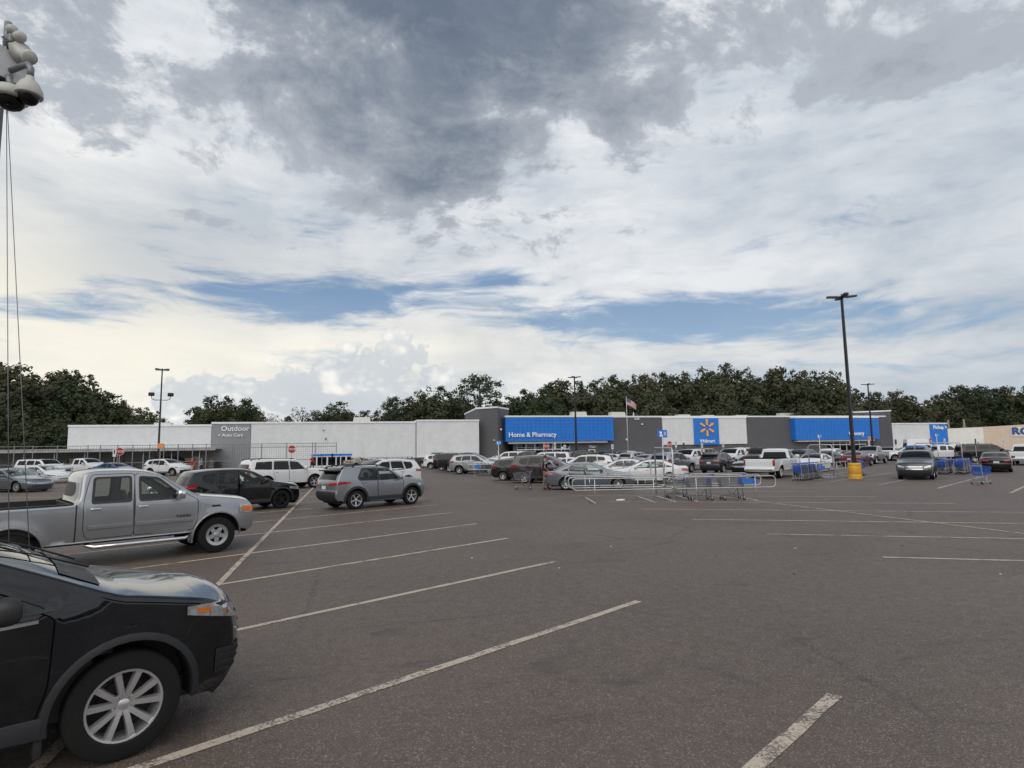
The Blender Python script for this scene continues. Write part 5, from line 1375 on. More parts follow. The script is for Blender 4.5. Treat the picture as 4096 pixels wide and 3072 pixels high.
def tree_proto(seed, kind):
    r = random.Random(seed); tr = MB(); cr = MB()
    H = 10.0
    def leaves(c, rad, n, s):
        for _ in range(n):
            d = Vector((r.gauss(0, 1), r.gauss(0, 1), r.gauss(0, .8))); d = d.normalized()*rad*r.random()**.45
            p = c+d; s2 = s*r.uniform(.6, 1.35); a = (d.normalized()*1.1+Vector((r.gauss(0, 1), r.gauss(0, 1), r.gauss(0, 1)+.5))*.38).normalized(); q = a.orthogonal().normalized()*s2; w = a.cross(q).normalized()*s2*r.uniform(.5, .9)
            k = len(cr.v); cr.v += [tuple(p-q), tuple(p-q*.1+w), tuple(p+q), tuple(p+q*.15-w)]; cr.f.append((k, k+1, k+2, k+3))
    bend = Vector((r.uniform(-.4, .4), r.uniform(-.4, .4), 0))
    if kind == 'broad' or kind == 'bare':
        th = H*r.uniform(.34, .44); tr.tube([(0, 0, -.3), bend*.3+Vector((0, 0, th*.5)), bend+Vector((0, 0, th)), bend*1.6+Vector((0, 0, H*.72))], [.24, .2, .16, .06], 7)
        nb = 17 if kind == 'broad' else 24
        for i in range(nb):
            a = i*2.4+r.uniform(-.4, .4); f = i/nb; z0 = th*.55+(H*.62-th*.55)*f; L = H*.34*(1-.45*f)*r.uniform(.7, 1.2); el = .35+.8*f+r.uniform(-.2, .25)
            b0 = bend*(z0/th)+Vector((0, 0, z0)); tip = b0+Vector((cos(a)*cos(el), sin(a)*cos(el), sin(el)))*L; mid = b0.lerp(tip, .5)+Vector((0, 0, .25))
            tr.tube([b0, mid, tip], [.09*(1-.5*f), .055, .02], 5)
            if kind == 'broad':
                leaves(tip, r.uniform(.85, 1.35), 150, .20); leaves(mid, r.uniform(.6, .95), 60, .19)
                for _ in range(3): leaves(tip+Vector((r.uniform(-1, 1), r.uniform(-1, 1), r.uniform(-.7, .9)))*1.15, r.uniform(.35, .7), 34, .15)
            else:
                for _ in range(4):
                    e = tip+Vector((r.uniform(-1, 1), r.uniform(-1, 1), r.uniform(.1, 1.1)))*.9; tr.tube([mid.lerp(tip, r.uniform(.3, 1)), e], [.022, .008], 4); leaves(e, .35, 7, .10)
        if kind == 'broad':
            leaves(bend*1.6+Vector((0, 0, H*.84)), 1.35, 190, .17)
            for _ in range(6): leaves(bend*1.6+Vector((r.uniform(-.9, .9), r.uniform(-.9, .9), H*r.uniform(.88, .97))), .45, 30, .14)
    elif kind == 'pine':
        tr.tube([(0, 0, -.3), bend*.4+Vector((0, 0, H*.5)), bend+Vector((0, 0, H*.95))], [.2, .14, .04], 7)
        for i in range(26):
            f = i/26; z0 = H*(.50+.46*f); a = i*2.4; L = H*.20*sin(pi*(.22+.70*f))*r.uniform(.75, 1.2); b0 = bend*(z0/H)+Vector((0, 0, z0)); tip = b0+Vector((cos(a)*L, sin(a)*L, L*.25))
            tr.tube([b0, tip], [.05, .015], 5); leaves(tip, .55, 60, .13); leaves(b0.lerp(tip, .55), .45, 30, .12)
    else:  # small conifer
        tr.tube([(0, 0, -.3), (0, 0, H*.98)], [.16, .02], 6)
        for i in range(46):
            f = i/46; z0 = H*(.08+.9*f); a = i*2.4; L = H*.24*(1-f)**.8*r.uniform(.8, 1.15)+.12; tip = Vector((cos(a)*L, sin(a)*L, z0-.12*L)); tr.tube([(0, 0, z0), tip], [.03, .008], 4); leaves(tip, .34, 26, .12); leaves(tip*.55+Vector((0, 0, z0*.45)), .3, 18, .11)
    return tr.mesh('trunk', True), cr.mesh('crown')
TP = {'broad': [tree_proto(s, 'broad') for s in range(11, 18)], 'pine': [tree_proto(s, 'pine') for s in (31, 32)], 'bare': [tree_proto(s, 'bare') for s in (41, 42)], 'fir': [tree_proto(51, 'fir')]}
TLAB = {'broad': 'dense dark green broadleaf tree in the wood behind the store', 'pine': 'tall pine with a bare stem standing above the wood', 'bare': 'thin half-bare tree with few leaves behind the white wall', 'fir': 'small pointed conifer rising behind the blue grocery canopy'}
def tree(px, pt, D, kind='broad', wide=1.0, label=None, tier='tall leafy'):
    p = depth_pos(px, D); H = hat(px, pt, p); tm, cm = TP[kind][R.randrange(len(TP[kind]))]
    where = next(w for lim, w in ((290, 'on the slope beside the garden yard'), (700, 'behind the white wall over the garden yard'), (1030, 'behind the grey outdoor sign panel'), (1650, 'behind the long white wall'), (2030, 'behind the grey tower'),
        (2450, 'behind the blue home and pharmacy canopy'), (2650, 'behind the grey wall by the flag pole'), (3020, 'behind the wall with the yellow emblem'), (3420, 'behind the blue grocery canopy'), (3720, 'behind the white pickup wall'), (9999, 'behind the cream and tan shop')) if px < lim)
    if kind == 'broad' and not label: label = tier+' broadleaf tree '+where
    elif kind in ('pine', 'bare'): label = {'pine': 'tall bare-stemmed pine ', 'bare': 'thin half-bare tree with few leaves '}[kind]+where
    r = empty(kind+'_tree' if kind != 'broad' else 'broadleaf_tree', p, R.uniform(0, 6.3), label or TLAB[kind], 'tree', 'trees in the wood behind the store' if kind != 'fir' else None)
    s = H/9.75; link('trunk', tm, r, BARK); link('crown', cm, r, PINE if kind in ('pine', 'fir') else LEAF); r.scale = (s*wide, s*wide, s); return r
SIL = [(-150, 1470), (-40, 1458), (30, 1456), (130, 1500), (190, 1487), (255, 1482), (310, 1500), (350, 1560), (385, 1566), (440, 1582), (500, 1605), (560, 1632), (610, 1648), (650, 1672), (805, 1630), (850, 1583), (905, 1590), (965, 1592), (1010, 1640),
       (1040, 1668), (1150, 1665), (1265, 1645), (1305, 1618), (1360, 1612), (1400, 1655), (1450, 1642), (1505, 1650), (1570, 1618), (1640, 1592), (1700, 1565), (1745, 1548), (1800, 1560), (1850, 1590), (2010, 1598), (2060, 1578), (2110, 1562), (2155, 1548),
       (2215, 1522), (2290, 1518), (2345, 1528), (2400, 1515), (2455, 1503), (2510, 1510), (2560, 1502), (2610, 1497), (2655, 1492), (2710, 1516), (2765, 1492), (2805, 1512), (2855, 1474), (2920, 1456), (2985, 1476), (3045, 1500), (3105, 1480), (3155, 1466),
       (3210, 1482), (3265, 1490), (3325, 1490), (3365, 1515), (3405, 1580), (3485, 1572), (3545, 1562), (3600, 1560), (3650, 1580), (3720, 1602), (3765, 1582), (3805, 1572), (3855, 1548), (3910, 1552), (3960, 1546), (4020, 1550), (4070, 1542), (4130, 1540), (4200, 1545)]
for i, (px, pt) in enumerate(SIL):
    D = 118+R.uniform(0, 14) if px > 0 else 112
    if px < 700: D = 104+R.uniform(0, 14)
    if px > 3350: D = 142+R.uniform(0, 12)
    if px > 3690: D = 168+R.uniform(0, 12)
    tree(px, pt, D, 'broad', R.uniform(.85, 1.15)*(1.15 if px < 350 else 1))
    # a second, slightly lower tree behind and an understorey in front
    if not (660 < px < 800) and not (1010 < px < 1250): tree(px+R.uniform(-35, 35), pt+R.uniform(25, 60), D+R.uniform(10, 22), 'broad', R.uniform(.95, 1.25), None, 'half-hidden back row')
    if pt < 1600 and (px < 280 or px > 1400): tree(px+R.uniform(-30, 30), pt+R.uniform(85, 130), D-R.uniform(2, 5) if px > 280 else D-R.uniform(4, 9), 'broad', R.uniform(1.1, 1.5), None, 'lower front row')
for px in range(-150, 290, 42): tree(px+R.uniform(-10, 10), 1680+R.uniform(-25, 40), 96+R.uniform(0, 5), 'broad', R.uniform(1.2, 1.6), 'low bushy tree at the foot of the wooded slope beside the yard')
for px, pt, D, k, w in ((1930, 1506, 118, 'pine', 1.25), (1040, 1618, 125, 'bare', .8), (1095, 1638, 120, 'bare', 1.2), (1195, 1600, 122, 'bare', 1.3), (930, 1578, 124, 'bare', .9), (3442, 1553, 150, 'fir', .9), (1560, 1590, 124, 'pine', .9), (3835, 1545, 172, 'pine', 1.1), (3930, 1550, 170, 'pine', 1.0)): tree(px, pt, D, k, w)
for k in range(26):                             # unseen trees behind the camera, added to darken car reflections and the shop front
    p = Vector((-90+k*7.5+R.uniform(-2, 2), -70-R.uniform(0, 12), 0)); tm, cm = TP['broad'][k % 7]
    r = empty('broadleaf_tree', p, R.uniform(0, 6), 'dense broadleaf tree at the edge of the car park opposite the store', 'tree', 'trees opposite the store'); link('trunk', tm, r, BARK); link('crown', cm, r, LEAF); s_ = R.uniform(1.5, 1.9); r.scale = (s_*1.2, s_*1.2, s_)
for k in range(16):                             # wood carried on unseen past the garden yard, added to darken reflections
    p = Vector((-92-R.uniform(0, 10), -45+k*8.2, 0)); tm, cm = TP['broad'][k % 7]
    r = empty('broadleaf_tree', p, R.uniform(0, 6), 'dense broadleaf tree along the side of the car park away from the grocery end', 'tree', 'trees along the side of the car park'); link('trunk', tm, r, BARK); link('crown', cm, r, LEAF); s_ = R.uniform(1.6, 2.0); r.scale = (s_*1.2, s_*1.2, s_)
# utility poles beyond the neighbouring shop
for px, py, pa in ((3800, 1680, 1), (3863, 1677, 0)):
    p = depth_pos(px, 158); z = hat(px, py, p); u = empty('utility_pole', p, .3, 'weathered wooden utility pole behind the cream shop wall', 'utility pole', 'utility poles behind the shop')
    m = MB(); m.tube([(0, 0, 0), (0, 0, z)], [.28, .22], 8); m.obj('pole', mat('weathered timber', (.26, .23, .19), .9), u, True)
    m = MB(); m.box(-1.6, 1.6, -.08, .08, z-2.2, z-2.0); m.obj('crossarm', MATS['weathered timber'], u)

# ------------------------------------------------------------------ people
SKIN = mat('skin', (.42, .25, .18), .6); KHAKI = mat('khaki cloth', (.20, .165, .115), .9, bump=.2); NAVYC = mat('black cloth', (.012, .012, .016), .9); REDC = mat('red cloth', (.42, .02, .03), .9); GREYC = mat('grey cloth', (.28, .29, .32), .9); HAIR = mat('dark hair', (.025, .018, .012), .7); SHOE = mat('brown shoe', (.035, .024, .018), .6); HAIRG = mat('fair hair', (.35, .27, .18), .7)
def skin_mesh(V, E, rad, name):
    me = bpy.data.meshes.new(name); me.from_pydata(V, E, []); o = bpy.data.objects.new(name, me); C.objects.link(o)
    md = o.modifiers.new('s', 'SKIN'); md.use_smooth_shade = True; o.modifiers.new('u', 'SUBSURF').levels = 2
    for i, q in enumerate(rad): me.skin_vertices[0].data[i].radius = q if hasattr(q, '__len__') else (q, q); me.skin_vertices[0].data[i].use_root = (i == 0)
    dg = bpy.context.evaluated_depsgraph_get(); out = bpy.data.meshes.new_from_object(o.evaluated_get(dg)); bpy.data.objects.remove(o); bpy.data.meshes.remove(me); return out
def person(loc, az, label, mats, arms, legs=((-.10, -.02), (.16, .05)), H=1.78, hair=HAIR, sleeve=1.18):
    r = empty('person', (loc.x, loc.y, 0), radians(90-az), label, 'person'); k = H/1.78
    V = [(0, 0, .95), (0, 0, 1.10), (.0, 0, 1.28), (0, 0, 1.44), (.015, 0, 1.53), (.03, 0, 1.60), (.04, 0, 1.69), (.03, 0, 1.765)]
    rad = [(.15, .12), (.145, .115), (.165, .12), (.13, .10), (.055, .06), (.07, .075), (.078, .095), (.05, .06)]
    E = [(i, i+1) for i in range(7)]
    def chain(root, pts, rr):
        p = root
        for q, w in zip(pts, rr): V.append(q); rad.append(w); E.append((p, len(V)-1)); p = len(V)-1
        return p
    for s, (sh, el, wr) in zip((-1, 1), arms):
        w = chain(3, [(0, s*.17, 1.43), el, wr], [.068, .048, .033]); d = (Vector(wr)-Vector(el)).normalized(); pm_ = Vector(wr)+d*.07
        w = chain(w, [tuple(pm_)], [(.036, .022)])
        for f in range(4): a = Vector((d.z, 0, -d.x))*.012*(f-1.5); chain(w, [tuple(pm_+d*.045+a), tuple(pm_+d*.085+a+Vector((0, 0, -.008)))], [.009, .007])
        chain(w-1 if False else w, [tuple(pm_+Vector((d.z, 0, -d.x))*.045+d*.01)], [.010])
    for s, (fx, kx) in zip((-1, 1), legs):
        chain(0, [(0, s*.10, .88), ((fx*.4+kx), s*.11, .50), (fx-.02, s*.12, .10), (fx+.05, s*.125, .045), (fx+.17, s*.13, .035)], [.098, .068, .052, .045, .035])
    V = [(x*k, y*k, z*k) for x, y, z in V]
    me = skin_mesh(V, E, [(a*k if not hasattr(a, '__len__') else tuple(q*k for q in a)) for a in rad], 'body')
    me.materials.clear()
    for q in (mats[0], mats[1], SKIN, SHOE): me.materials.append(q)
    for f in me.polygons:
        c = f.center/k; arm = abs(c.y) > .215 or (c.x > .16 and c.z > .8)
        if c.z > 1.505: i = 2
        elif arm and c.z > .75: i = 0 if (Vector((c.x, abs(c.y)-.18, c.z-1.43)).length < .19) else 2
        elif c.z > .98: i = 0
        elif c.z > .085: i = 1
        else: i = 3
        f.material_index = i
    o = link('body', me, r)
    m = MB(); m.lathe([(0, .105), (.05, .098), (.088, .06), (.098, .01), (.092, -.035)], 16, 'z', Matrix.Translation((.025*k, 0, 1.70*k)) @ Matrix.Scale(k, 4)); m.bbox(.09*k, .19*k, -.06, .06, 1.715*k, 1.73*k, .006) if hair is HAIR else None; m.obj('cap' if hair is HAIR else 'hair', hair, r, True)
    m = MB()
    for s in (-1, 1): m.bbox(.108*k, .122*k, s*.03-.012, s*.03+.012, 1.668*k, 1.682*k, .004)
    m.obj('eyes', HAIR, r); m = MB(); m.bbox(.105*k, .142*k, -.013, .013, 1.625*k, 1.665*k, .01); 
    for s in (-1, 1): m.bbox(.0, .035, s*.088-.012, s*.088+.012, 1.62*k, 1.68*k, .01)
    m.obj('nose_and_ears', SKIN, r, True); return r
mp_ = G(2181, 1957)
person(mp_, 100, 'man in black polo shirt and khaki trousers reaching to an open boot lid', (NAVYC, KHAKI), (((0, -.17, 1.43), (-.03, -.26, 1.15), (.17, -.25, .97)), ((0, .17, 1.43), (.25, .22, 1.33), (.46, .20, 1.47))))
HANG = (((0, -.17, 1.43), (-.02, -.24, 1.15), (.06, -.23, .9)), ((0, .17, 1.43), (-.02, .24, 1.15), (.06, .23, .9)))
person(depth_pos(770, 68), 200, 'person in red top and shorts standing beside a dark SUV by the yard', (REDC, SKIN), HANG, H=1.66, hair=HAIRG)
person(depth_pos(806, 70), 120, 'person in grey top standing by the garden yard fence', (GREYC, NAVYC), HANG, H=1.62, hair=HAIRG)
person(depth_pos(1249, 72), 150, 'person in red hooded top standing by the white lockers', (REDC, NAVYC), HANG, H=1.78, hair=HAIRG)

# ------------------------------------------------------------------ vehicles: models
def rogue_extra(S, part):
    for sgn in (-1, 1):                          # bright trim along the window base, bonnet shut line, slats beside the fog lamp
        vs = []; n = 14
        for k in range(n+1):
            x = .80-2.35*k/n; z = interp([(-1.6, 1.155), (-.5, 1.075), (.72, 1.072), (.86, 1.085)], x)
            for dz, o in ((-.012, .004), (-.008, .014), (.012, .014), (.016, .004)): vs.append((x, sgn*(S.Y(x, z+dz)+o), z+dz))
        part('bright_trim', vs, [(4*k+j, 4*k+4+j, 4*k+5+j, 4*k+1+j) for k in range(n) for j in range(3)], 'chrome')
        for q in range(3):
            v, f = S.endpatch(1, .60, 1.98, lambda t, q=q: .42+q*.055+.02*t, lambda t, q=q: .445+q*.055+.02*t, .016, sgn=sgn, n=8, m=1); part('bumper_slat', v, f, 'clad', smooth=60)
        v, f = S.endpatch(1, .56, 1.96, lambda t: .40+.03*t, lambda t: .60+.02*t, .008, sgn=sgn, n=8, m=2); part('bumper_recess', v, f, 'black', smooth=60)
        m = MB(); x0 = S.xf-S.sp['ra']-.03; y = S.W-.06; a, b_ = sorted((sgn*(y-.20), sgn*y)); m.bbox(x0-.03, x0+.02, a, b_, .17, .36, .012); part('mud_flap', m.v, m.f, 'clad')
        # bonnet shut line
        vs = []; n = 16; ii = [i for i in range(len(S.P)-1) if S.P[i][3] == 'hd']
        for i in ii:
            p = S.P[i]; xi, zi = S.inset(i, .9); y = S.Y(xi, zi)
            for o in (-.004, .004): vs.append((p[0]-S.N[i].x*S.r*.75, sgn*(y-S.r*.03+.002), p[1]-S.N[i].y*S.r*.75+o))
        part('bonnet_gap', vs, [(2*k, 2*k+1, 2*k+3, 2*k+2) for k in range(len(ii)-1)], 'gap', smooth=0)
    for sgn in (-1, 1):
        L0, H0 = (lambda t: .785+.16*t), (lambda t: .975+.02*t)
        v, f = S.endpatch(1, .52, 1.97, lambda t: L0(t)+.012, lambda t: H0(t)-.010, .009, sgn=sgn, n=16); part('lamp_housing', v, f, 'dark', smooth=60)
        for y0_, x_, a_, c_ in ((.56, 2.01, .30, .85), (.72, 1.90, .25, .8)):
            v, f = S.endpatch(1, y0_, x_, lambda t: L0(.4)+.02+.02*t, lambda t: H0(.4)-.02-.01*t, .013, sgn=sgn, n=8, m=2); part('reflector', v, f, 'lens', smooth=60)
    # cowl and wipers at the windscreen foot
    ii = [i for i in range(len(S.P)-1) if S.P[i][3] == 'ws']; i0 = ii[0]
    v, f = S.ribbon(i0-1, i0+1, 14, -.86, .86, .006); part('cowl', v, f, 'black', smooth=60)
    for s in (.55, -.15):
        m = MB(); p = S.P[i0]; q = S.P[i0+3]
        def on(i, t, off): P = S.P[i]; n = S.N[i]; xi, zi = S.inset(i); ye = S.Y(xi, zi)-S.r; c = P[2]*(1-abs(t)**S.pw)+off; return Vector((P[0]+n.x*c, t*ye, P[1]+n.y*c))
        a = on(i0-1, s, .03); b_ = on(i0+2, s-.35, .03); c = on(i0+4, s-.62, .025); d = on(i0+2, s+.1, .02)
        m.tube([a, b_], [.010, .006], 6); m.tube([d, b_, c], .006, 5); part('wiper', m.v, m.f, 'black')
def tundra_extra(S, part):
    for sgn in (-1, 1):
        m = MB(); y = S.W-.02; pts = [(1.22, sgn*(y-.12), .44), (1.12, sgn*(y+.02), .40), (-.5, sgn*(y+.02), .40), (-.62, sgn*(y-.12), .44)]; m.tube(pts, .042, 10); part('side_step', m.v, m.f, 'chrome')
        for i, (x0, x1) in enumerate(((1.26, .20), (.13, -.62))):
            vs = []; n = 8
            for k in range(n+1):
                x = x0+(x1-x0)*k/n
                for z, o in ((.735, .0), (.745, .016), (.775, .018), (.783, .010), (.79, .018), (.815, .016), (.822, 0)): vs.append((x, sgn*(S.Y(x, z)+o), z))
            part('side_moulding', vs, [(7*k+j, 7*k+7+j, 7*k+8+j, 7*k+1+j) for k in range(n) for j in range(6)], 'paint', smooth=30)
        P = [(1.62, 1.00), (1.58, 1.065), (1.82, 1.065), (1.88, 1.00)]; v, f = S.sidepatch(P, .006, sgn); part('fender_vent', v, f, 'paint', smooth=0)
        P = [(1.66, 1.01), (1.63, 1.052), (1.80, 1.052), (1.84, 1.01)]; v, f = S.sidepatch(P, .010, sgn); part('vent_slats', v, f, 'black', smooth=0)
        for xw, s2 in ((S.xf-.49, -1), (S.xr-.49, -1)):
            m = MB(); yy = S.W-.08; a, b_ = sorted((sgn*(yy-.24), sgn*yy)); m.bbox(xw-.03, xw+.01, a, b_, .26, .55, .01); part('mud_flap', m.v, m.f, 'paint')
        vs = []; n = 16                           # cab to bed gap
        for k in range(n+1):
            z = .52+.72*k/n
            for o in (-.012, .012): vs.append((-.815+o, sgn*(S.Y(-.815, z)+.003), z))
        part('bed_gap', vs, [(2*k, 2*k+1, 2*k+3, 2*k+2) for k in range(n)], 'black', smooth=0)
        for xw in (S.xf, S.xr):                   # bright wheel arch lips
            vs = []; n = 18; ra = S.sp['ra']; rw = S.sp['rw']
            for k in range(n+1):
                q = pi*(1.02-1.04*k/n)
                for rad, o in ((ra-.01, -.01), (ra, .012), (ra+.02, .012), (ra+.03, .0)): x, z = xw+rad*cos(q), rw+rad*sin(q); vs.append((x, sgn*(S.Y(x, z)+o), z))
            part('arch_lip', vs, [(4*k+j, 4*k+4+j, 4*k+5+j, 4*k+1+j) for k in range(n) for j in range(3)], 'paint', smooth=40)
    for sgn in (-1, 1):                           # badge on the front door
        tm_ = text_mesh('TUNDRA', .072); part('badge', [(.93+v[0] if sgn < 0 else 1.25-v[0], sgn*(S.Y(1.05, .86)+.008), .845+v[1]) for v in tm_[0]], tm_[1], 'dark', smooth=0)
    m = MB(); m.tube([(1.25, -.80, 1.26), (1.12, -.80, 1.36)], .008, 5); part('aerial_base', m.v, m.f, 'black')
X = crossover
_rg = X()
_rg['sil'] = [(2.00, .24, .14, 'fb'), (2.11, .33, .17, 'fb'), (2.15, .47, .19, 'ng'), (2.15, .64, .19, 'ng'), (2.13, .80, .17, 'ng'), (2.08, .915, .12, 'ng'), (1.94, .985, .05, 'hd'), (1.70, 1.04, .03, 'hd'), (1.42, 1.10, .03, 'hd'), (1.27, 1.125, .05, 'ws'), (.72, 1.375, .06, 'ws'), (.20, 1.585, .05, 'rf')]+_rg['sil'][11:]
_rg['wins'] = [[(.90, 1.10), (.16, 1.505), (-.30, 1.535), (-.30, 1.075)]]+_rg['wins'][1:]
_rg['belt'] = [(2.2, 1.02), (1.6, 1.09), (1.27, 1.125), (.95, 1.085), (-.5, 1.09), (-1.6, 1.15), (-2.3, 1.16)]
_rg['head'] = dict(y0=.50, x=1.74, lo=(.735, .905), hi=(.94, .965), amber=(.885, 1.82, .85, .905, .895, .94))
SPECS['rogue'] = scaled(_rg, .99, 1.035, .93, lod=2, see=True, nclear=1, rim='v5', rails=None, mirrorm='black', extra=rogue_extra, seats=[(.05, .38), (.05, -.38)], cladw=.05, sillh=.14, rwheel=.378, rw=.385, ra=.455, kf=.12)
_tb = X()
_tb['sil'] = [(1.96, .30, .10, 'fb'), (2.06, .42, .13, 'fb'), (2.09, .58, .15, 'ng'), (2.08, .78, .15, 'ng'), (2.04, .96, .12, 'ng'), (1.93, 1.03, .07, 'hd'), (1.5, 1.085, .045, 'hd'), (1.08, 1.125, .04, 'hd'), (.95, 1.145, .05, 'ws'), (.52, 1.40, .06, 'ws'), (.12, 1.59, .05, 'rf'), (-.3, 1.645, .035, 'rf'), (-1.15, 1.645, .035, 'rf'),
    (-1.78, 1.60, .035, 'rf'), (-1.92, 1.565, .05, 'rw'), (-2.14, 1.18, .06, 'tg'), (-2.20, 1.06, .08, 'tg'), (-2.20, .74, .09, 'rb'), (-2.25, .64, .10, 'rb'), (-2.21, .44, .09, 'rb'), (-2.08, .34, .06, 'rb')]
_tb['wins'] = [[(.70, 1.12), (.14, 1.50), (-.28, 1.54), (-.28, 1.10)], [(-.37, 1.105), (-.37, 1.545), (-1.04, 1.53), (-1.27, 1.20), (-1.16, 1.13)]]
_tb['tail'] = dict(y0=.34, x=-1.62, lo=(.94, 1.00), hi=(1.08, 1.09)); _tb['belt'] = [(2.2, .96), (1.2, 1.06), (0, 1.09), (-1.2, 1.13), (-2.3, 1.16)]
SPECS['hrv'] = scaled(dict(X(), see=True, nclear=1, seats=[(.05, .36), (.05, -.36)]), .965, .96, .895, rim='five_twist', rimmat='alloyd', lod=1)
SPECS['trailblazer'] = scaled(dict(_tb, see=True, nclear=1, seats=[(.05, .36), (.05, -.36)]), .93, .97, .90, rim='five_twist', lod=1, twotone=True, spoiler='black', rails='black', cladw=.09, sillh=.17, tum=.16, sealw=.045)
SPECS['crossover'] = scaled(X(), 1.0, 1.0, .93, rim='five', lod=0)
SPECS['crossover_mid'] = scaled(X(), 1.02, 1.02, .94, rim='ten', lod=1)
SPECS['crossover_big'] = scaled(X(), 1.06, 1.04, .96, rim='five', lod=1, rails='chrome')
SPECS['crossover_small'] = scaled(X(), .92, .985, .88, rim='five', lod=1, rails='black', spoiler='paint')
SPECS['wagon'] = scaled(X(), 1.04, .99, .92, rim='five', lod=1, rails='black')
SPECS['hatch'] = scaled(X(), .95, .885, .91, rim='ten', lod=1, clad=None, rw=.325, rwheel=.325, ra=.385)
SPECS['boxsuv'] = dict(boxsuv(), lod=0)
SPECS['boxsuv_mid'] = scaled(boxsuv(), 1.0, .965, .98, lod=1, rails='black')
SPECS['suburban'] = scaled(boxsuv(), 1.09, 1.02, 1.0, lod=0)
SPECS['jetta'] = dict(sedan(), lod=1)
SPECS['accord'] = scaled(sedan(), 1.03, .99, .91, lod=1, rim='five')
SPECS['sedan'] = scaled(sedan(), 1.02, 1.0, .91, lod=0, see=False)
SPECS['charger'] = scaled(sedan(), 1.07, 1.0, .95, lod=1, rim='mesh7', rw=.345, rwheel=.345, ra=.405)
SPECS['tundra'] = dict(pickup(), lod=2, extra=tundra_extra)
SPECS['pickup'] = scaled(dict(pickup(), see=False), 1.0, 1.0, 1.0, lod=0, rim='five', rimmat='alloy', mirrorm='paint')
SPECS['pickup_mid'] = scaled(dict(pickup(), see=False), 1.0, 1.0, 1.0, lod=1, rim='five', rimmat='alloy', mirrorm='paint')
_rc = dict(pickup(), see=False)
_rc['sil'] = [((x-.62 if (tg_ in ('hd', 'ws') and x < 1.7) or tg_ in ('rf',) else x) if False else x, z, c_, tg_) for x, z, c_, tg_ in _rc['sil']]
_rc['sil'] = [p for p in _rc['sil'] if not (p[3] == 'rf' and p[0] < 0)]
_rc['sil'] = [((.10 if p[0] == -.72 else .06 if p[0] == -.755 else p[0]), p[1], p[2], p[3]) if p[3] == 'rw' else ((.02, p[1], p[2], p[3]) if p[0] == -.79 else ((-.10, p[1], p[2], p[3]) if p[0] == -.92 else p)) for p in _rc['sil']]
_rc['sil'] = [((.34, 1.855, .035, 'rf') if (p[3] == 'rf' and p[0] == .2) else p) for p in _rc['sil']]
i_ = [k for k, p in enumerate(_rc['sil']) if p[3] == 'rf'][-1]; _rc['sil'].insert(i_+1, (.16, 1.84, .03, 'rf'))
_rc['wins'] = [[(1.12, 1.245), (.60, 1.685), (.30, 1.73), (.24, 1.245)]]; _rc['doors'] = [[(1.28, .56), (1.36, .8), (1.36, 1.2), (1.22, 1.27), (.60, 1.76), (.26, 1.80), (.17, 1.25), (.165, .56)]]; _rc['hx'] = {0: .34}
SPECS['pickup_reg'] = scaled(_rc, 1.0, 1.02, 1.0, lod=1, rim='five', rimmat='alloy', mirrorm='paint', msize=1.4)
def van_spec():
    d = boxsuv(); d['sil'] = [((x, z+(.85 if z > 1.7 else (.55 if (z > 1.4 and x > 0) else 0)), c_, t_)) for x, z, c_, t_ in d['sil']]
    d['wins'] = [[(.86, 1.22), (.55, 1.75), (.0, 1.80), (.0, 1.21)]]; d['doors'] = [[(.96, .46), (1.02, .8), (1.02, 1.16), (.92, 1.24), (.50, 1.9), (-.05, 1.95), (-.05, .46)]]; d['rails'] = None; return d
SPECS['van'] = dict(van_spec(), lod=0)
for k, s in SPECS.items(): s.setdefault('clad', None); build_model(k, s)

BLACKP = paint('black', (.006, .006, .008)); NIGHT = paint('night blue', (.004, .0045, .007)); WHITEP = paint('white', (.66, .67, .68)); SILVER = paint('silver', (.33, .34, .36), .75, .34); GREYP = paint('steel grey', (.14, .155, .175), .7, .32); GREYL = paint('light steel grey', (.24, .255, .28), .7, .32)
LIGHTG = paint('pale grey', (.42, .43, .44), .6, .34); DARKG = paint('graphite', (.055, .058, .064), .6, .32); MAROON = paint('dark plum', (.020, .007, .009), .3); REDP = paint('wine red', (.115, .010, .016), .4); BLUEP = paint('bright blue', (.012, .075, .23), .4); TAN = paint('champagne', (.36, .30, .23), .6); GOLD = paint('beige', (.40, .36, .30), .5); BROWNP = paint('dark olive', (.05, .045, .035), .4)
AZL, AZR = 60.67, 119.33
def V(objname, model, pm, pos, az, label, cat='car', group=None, over=None): return vehicle(objname, model, pm, pos, az, label, cat, group, over)
# foreground
V('suv', 'rogue', NIGHT, from_wheel('rogue', G(478, 3030), AZL, (1, -1)), AZL, 'glossy black SUV with silver split-spoke wheel, only its front half showing', 'suv', over={'black': BLACK, 'lens': WHITELENS})
V('pickup_truck', 'tundra', SILVER, from_wheel('tundra', G(861, 2209), AZL, (1, -1)), AZL, 'silver double-cab pickup with steel wheels and chrome side step', 'pickup truck')
V('suv', 'hrv', BLACKP, from_wheel('hrv', G(1122, 2034), AZL, (1, -1)), AZL, 'black crossover with black wheels parked just past the silver double-cab pickup', 'suv')
V('suv', 'trailblazer', GREYL, from_wheel('trailblazer', G(1421, 2038), AZL, (-1, -1)), AZL, 'grey SUV with black roof and dark wheel arches seen from its rear corner', 'suv', over={'roof': BLACKP, 'rwglass': GLASS_DARK})
V('suv', 'boxsuv_mid', WHITEP, from_wheel('boxsuv_mid', G(1255, 1951), AZL, (1, -1)), AZL, 'large white three-row SUV parked behind the black crossover', 'suv')
V('car', 'accord', GOLD, COL(1448, X=1.6), AZL, 'beige saloon with red tail lamps beside the grey SUV with black roof', over={'alloy': ALLOY})
V('suv', 'crossover_big', WHITEP, COL(1505, X=1.4), AZL+180, 'white SUV with roof rails and its tail lamp towards the open aisle', 'suv')
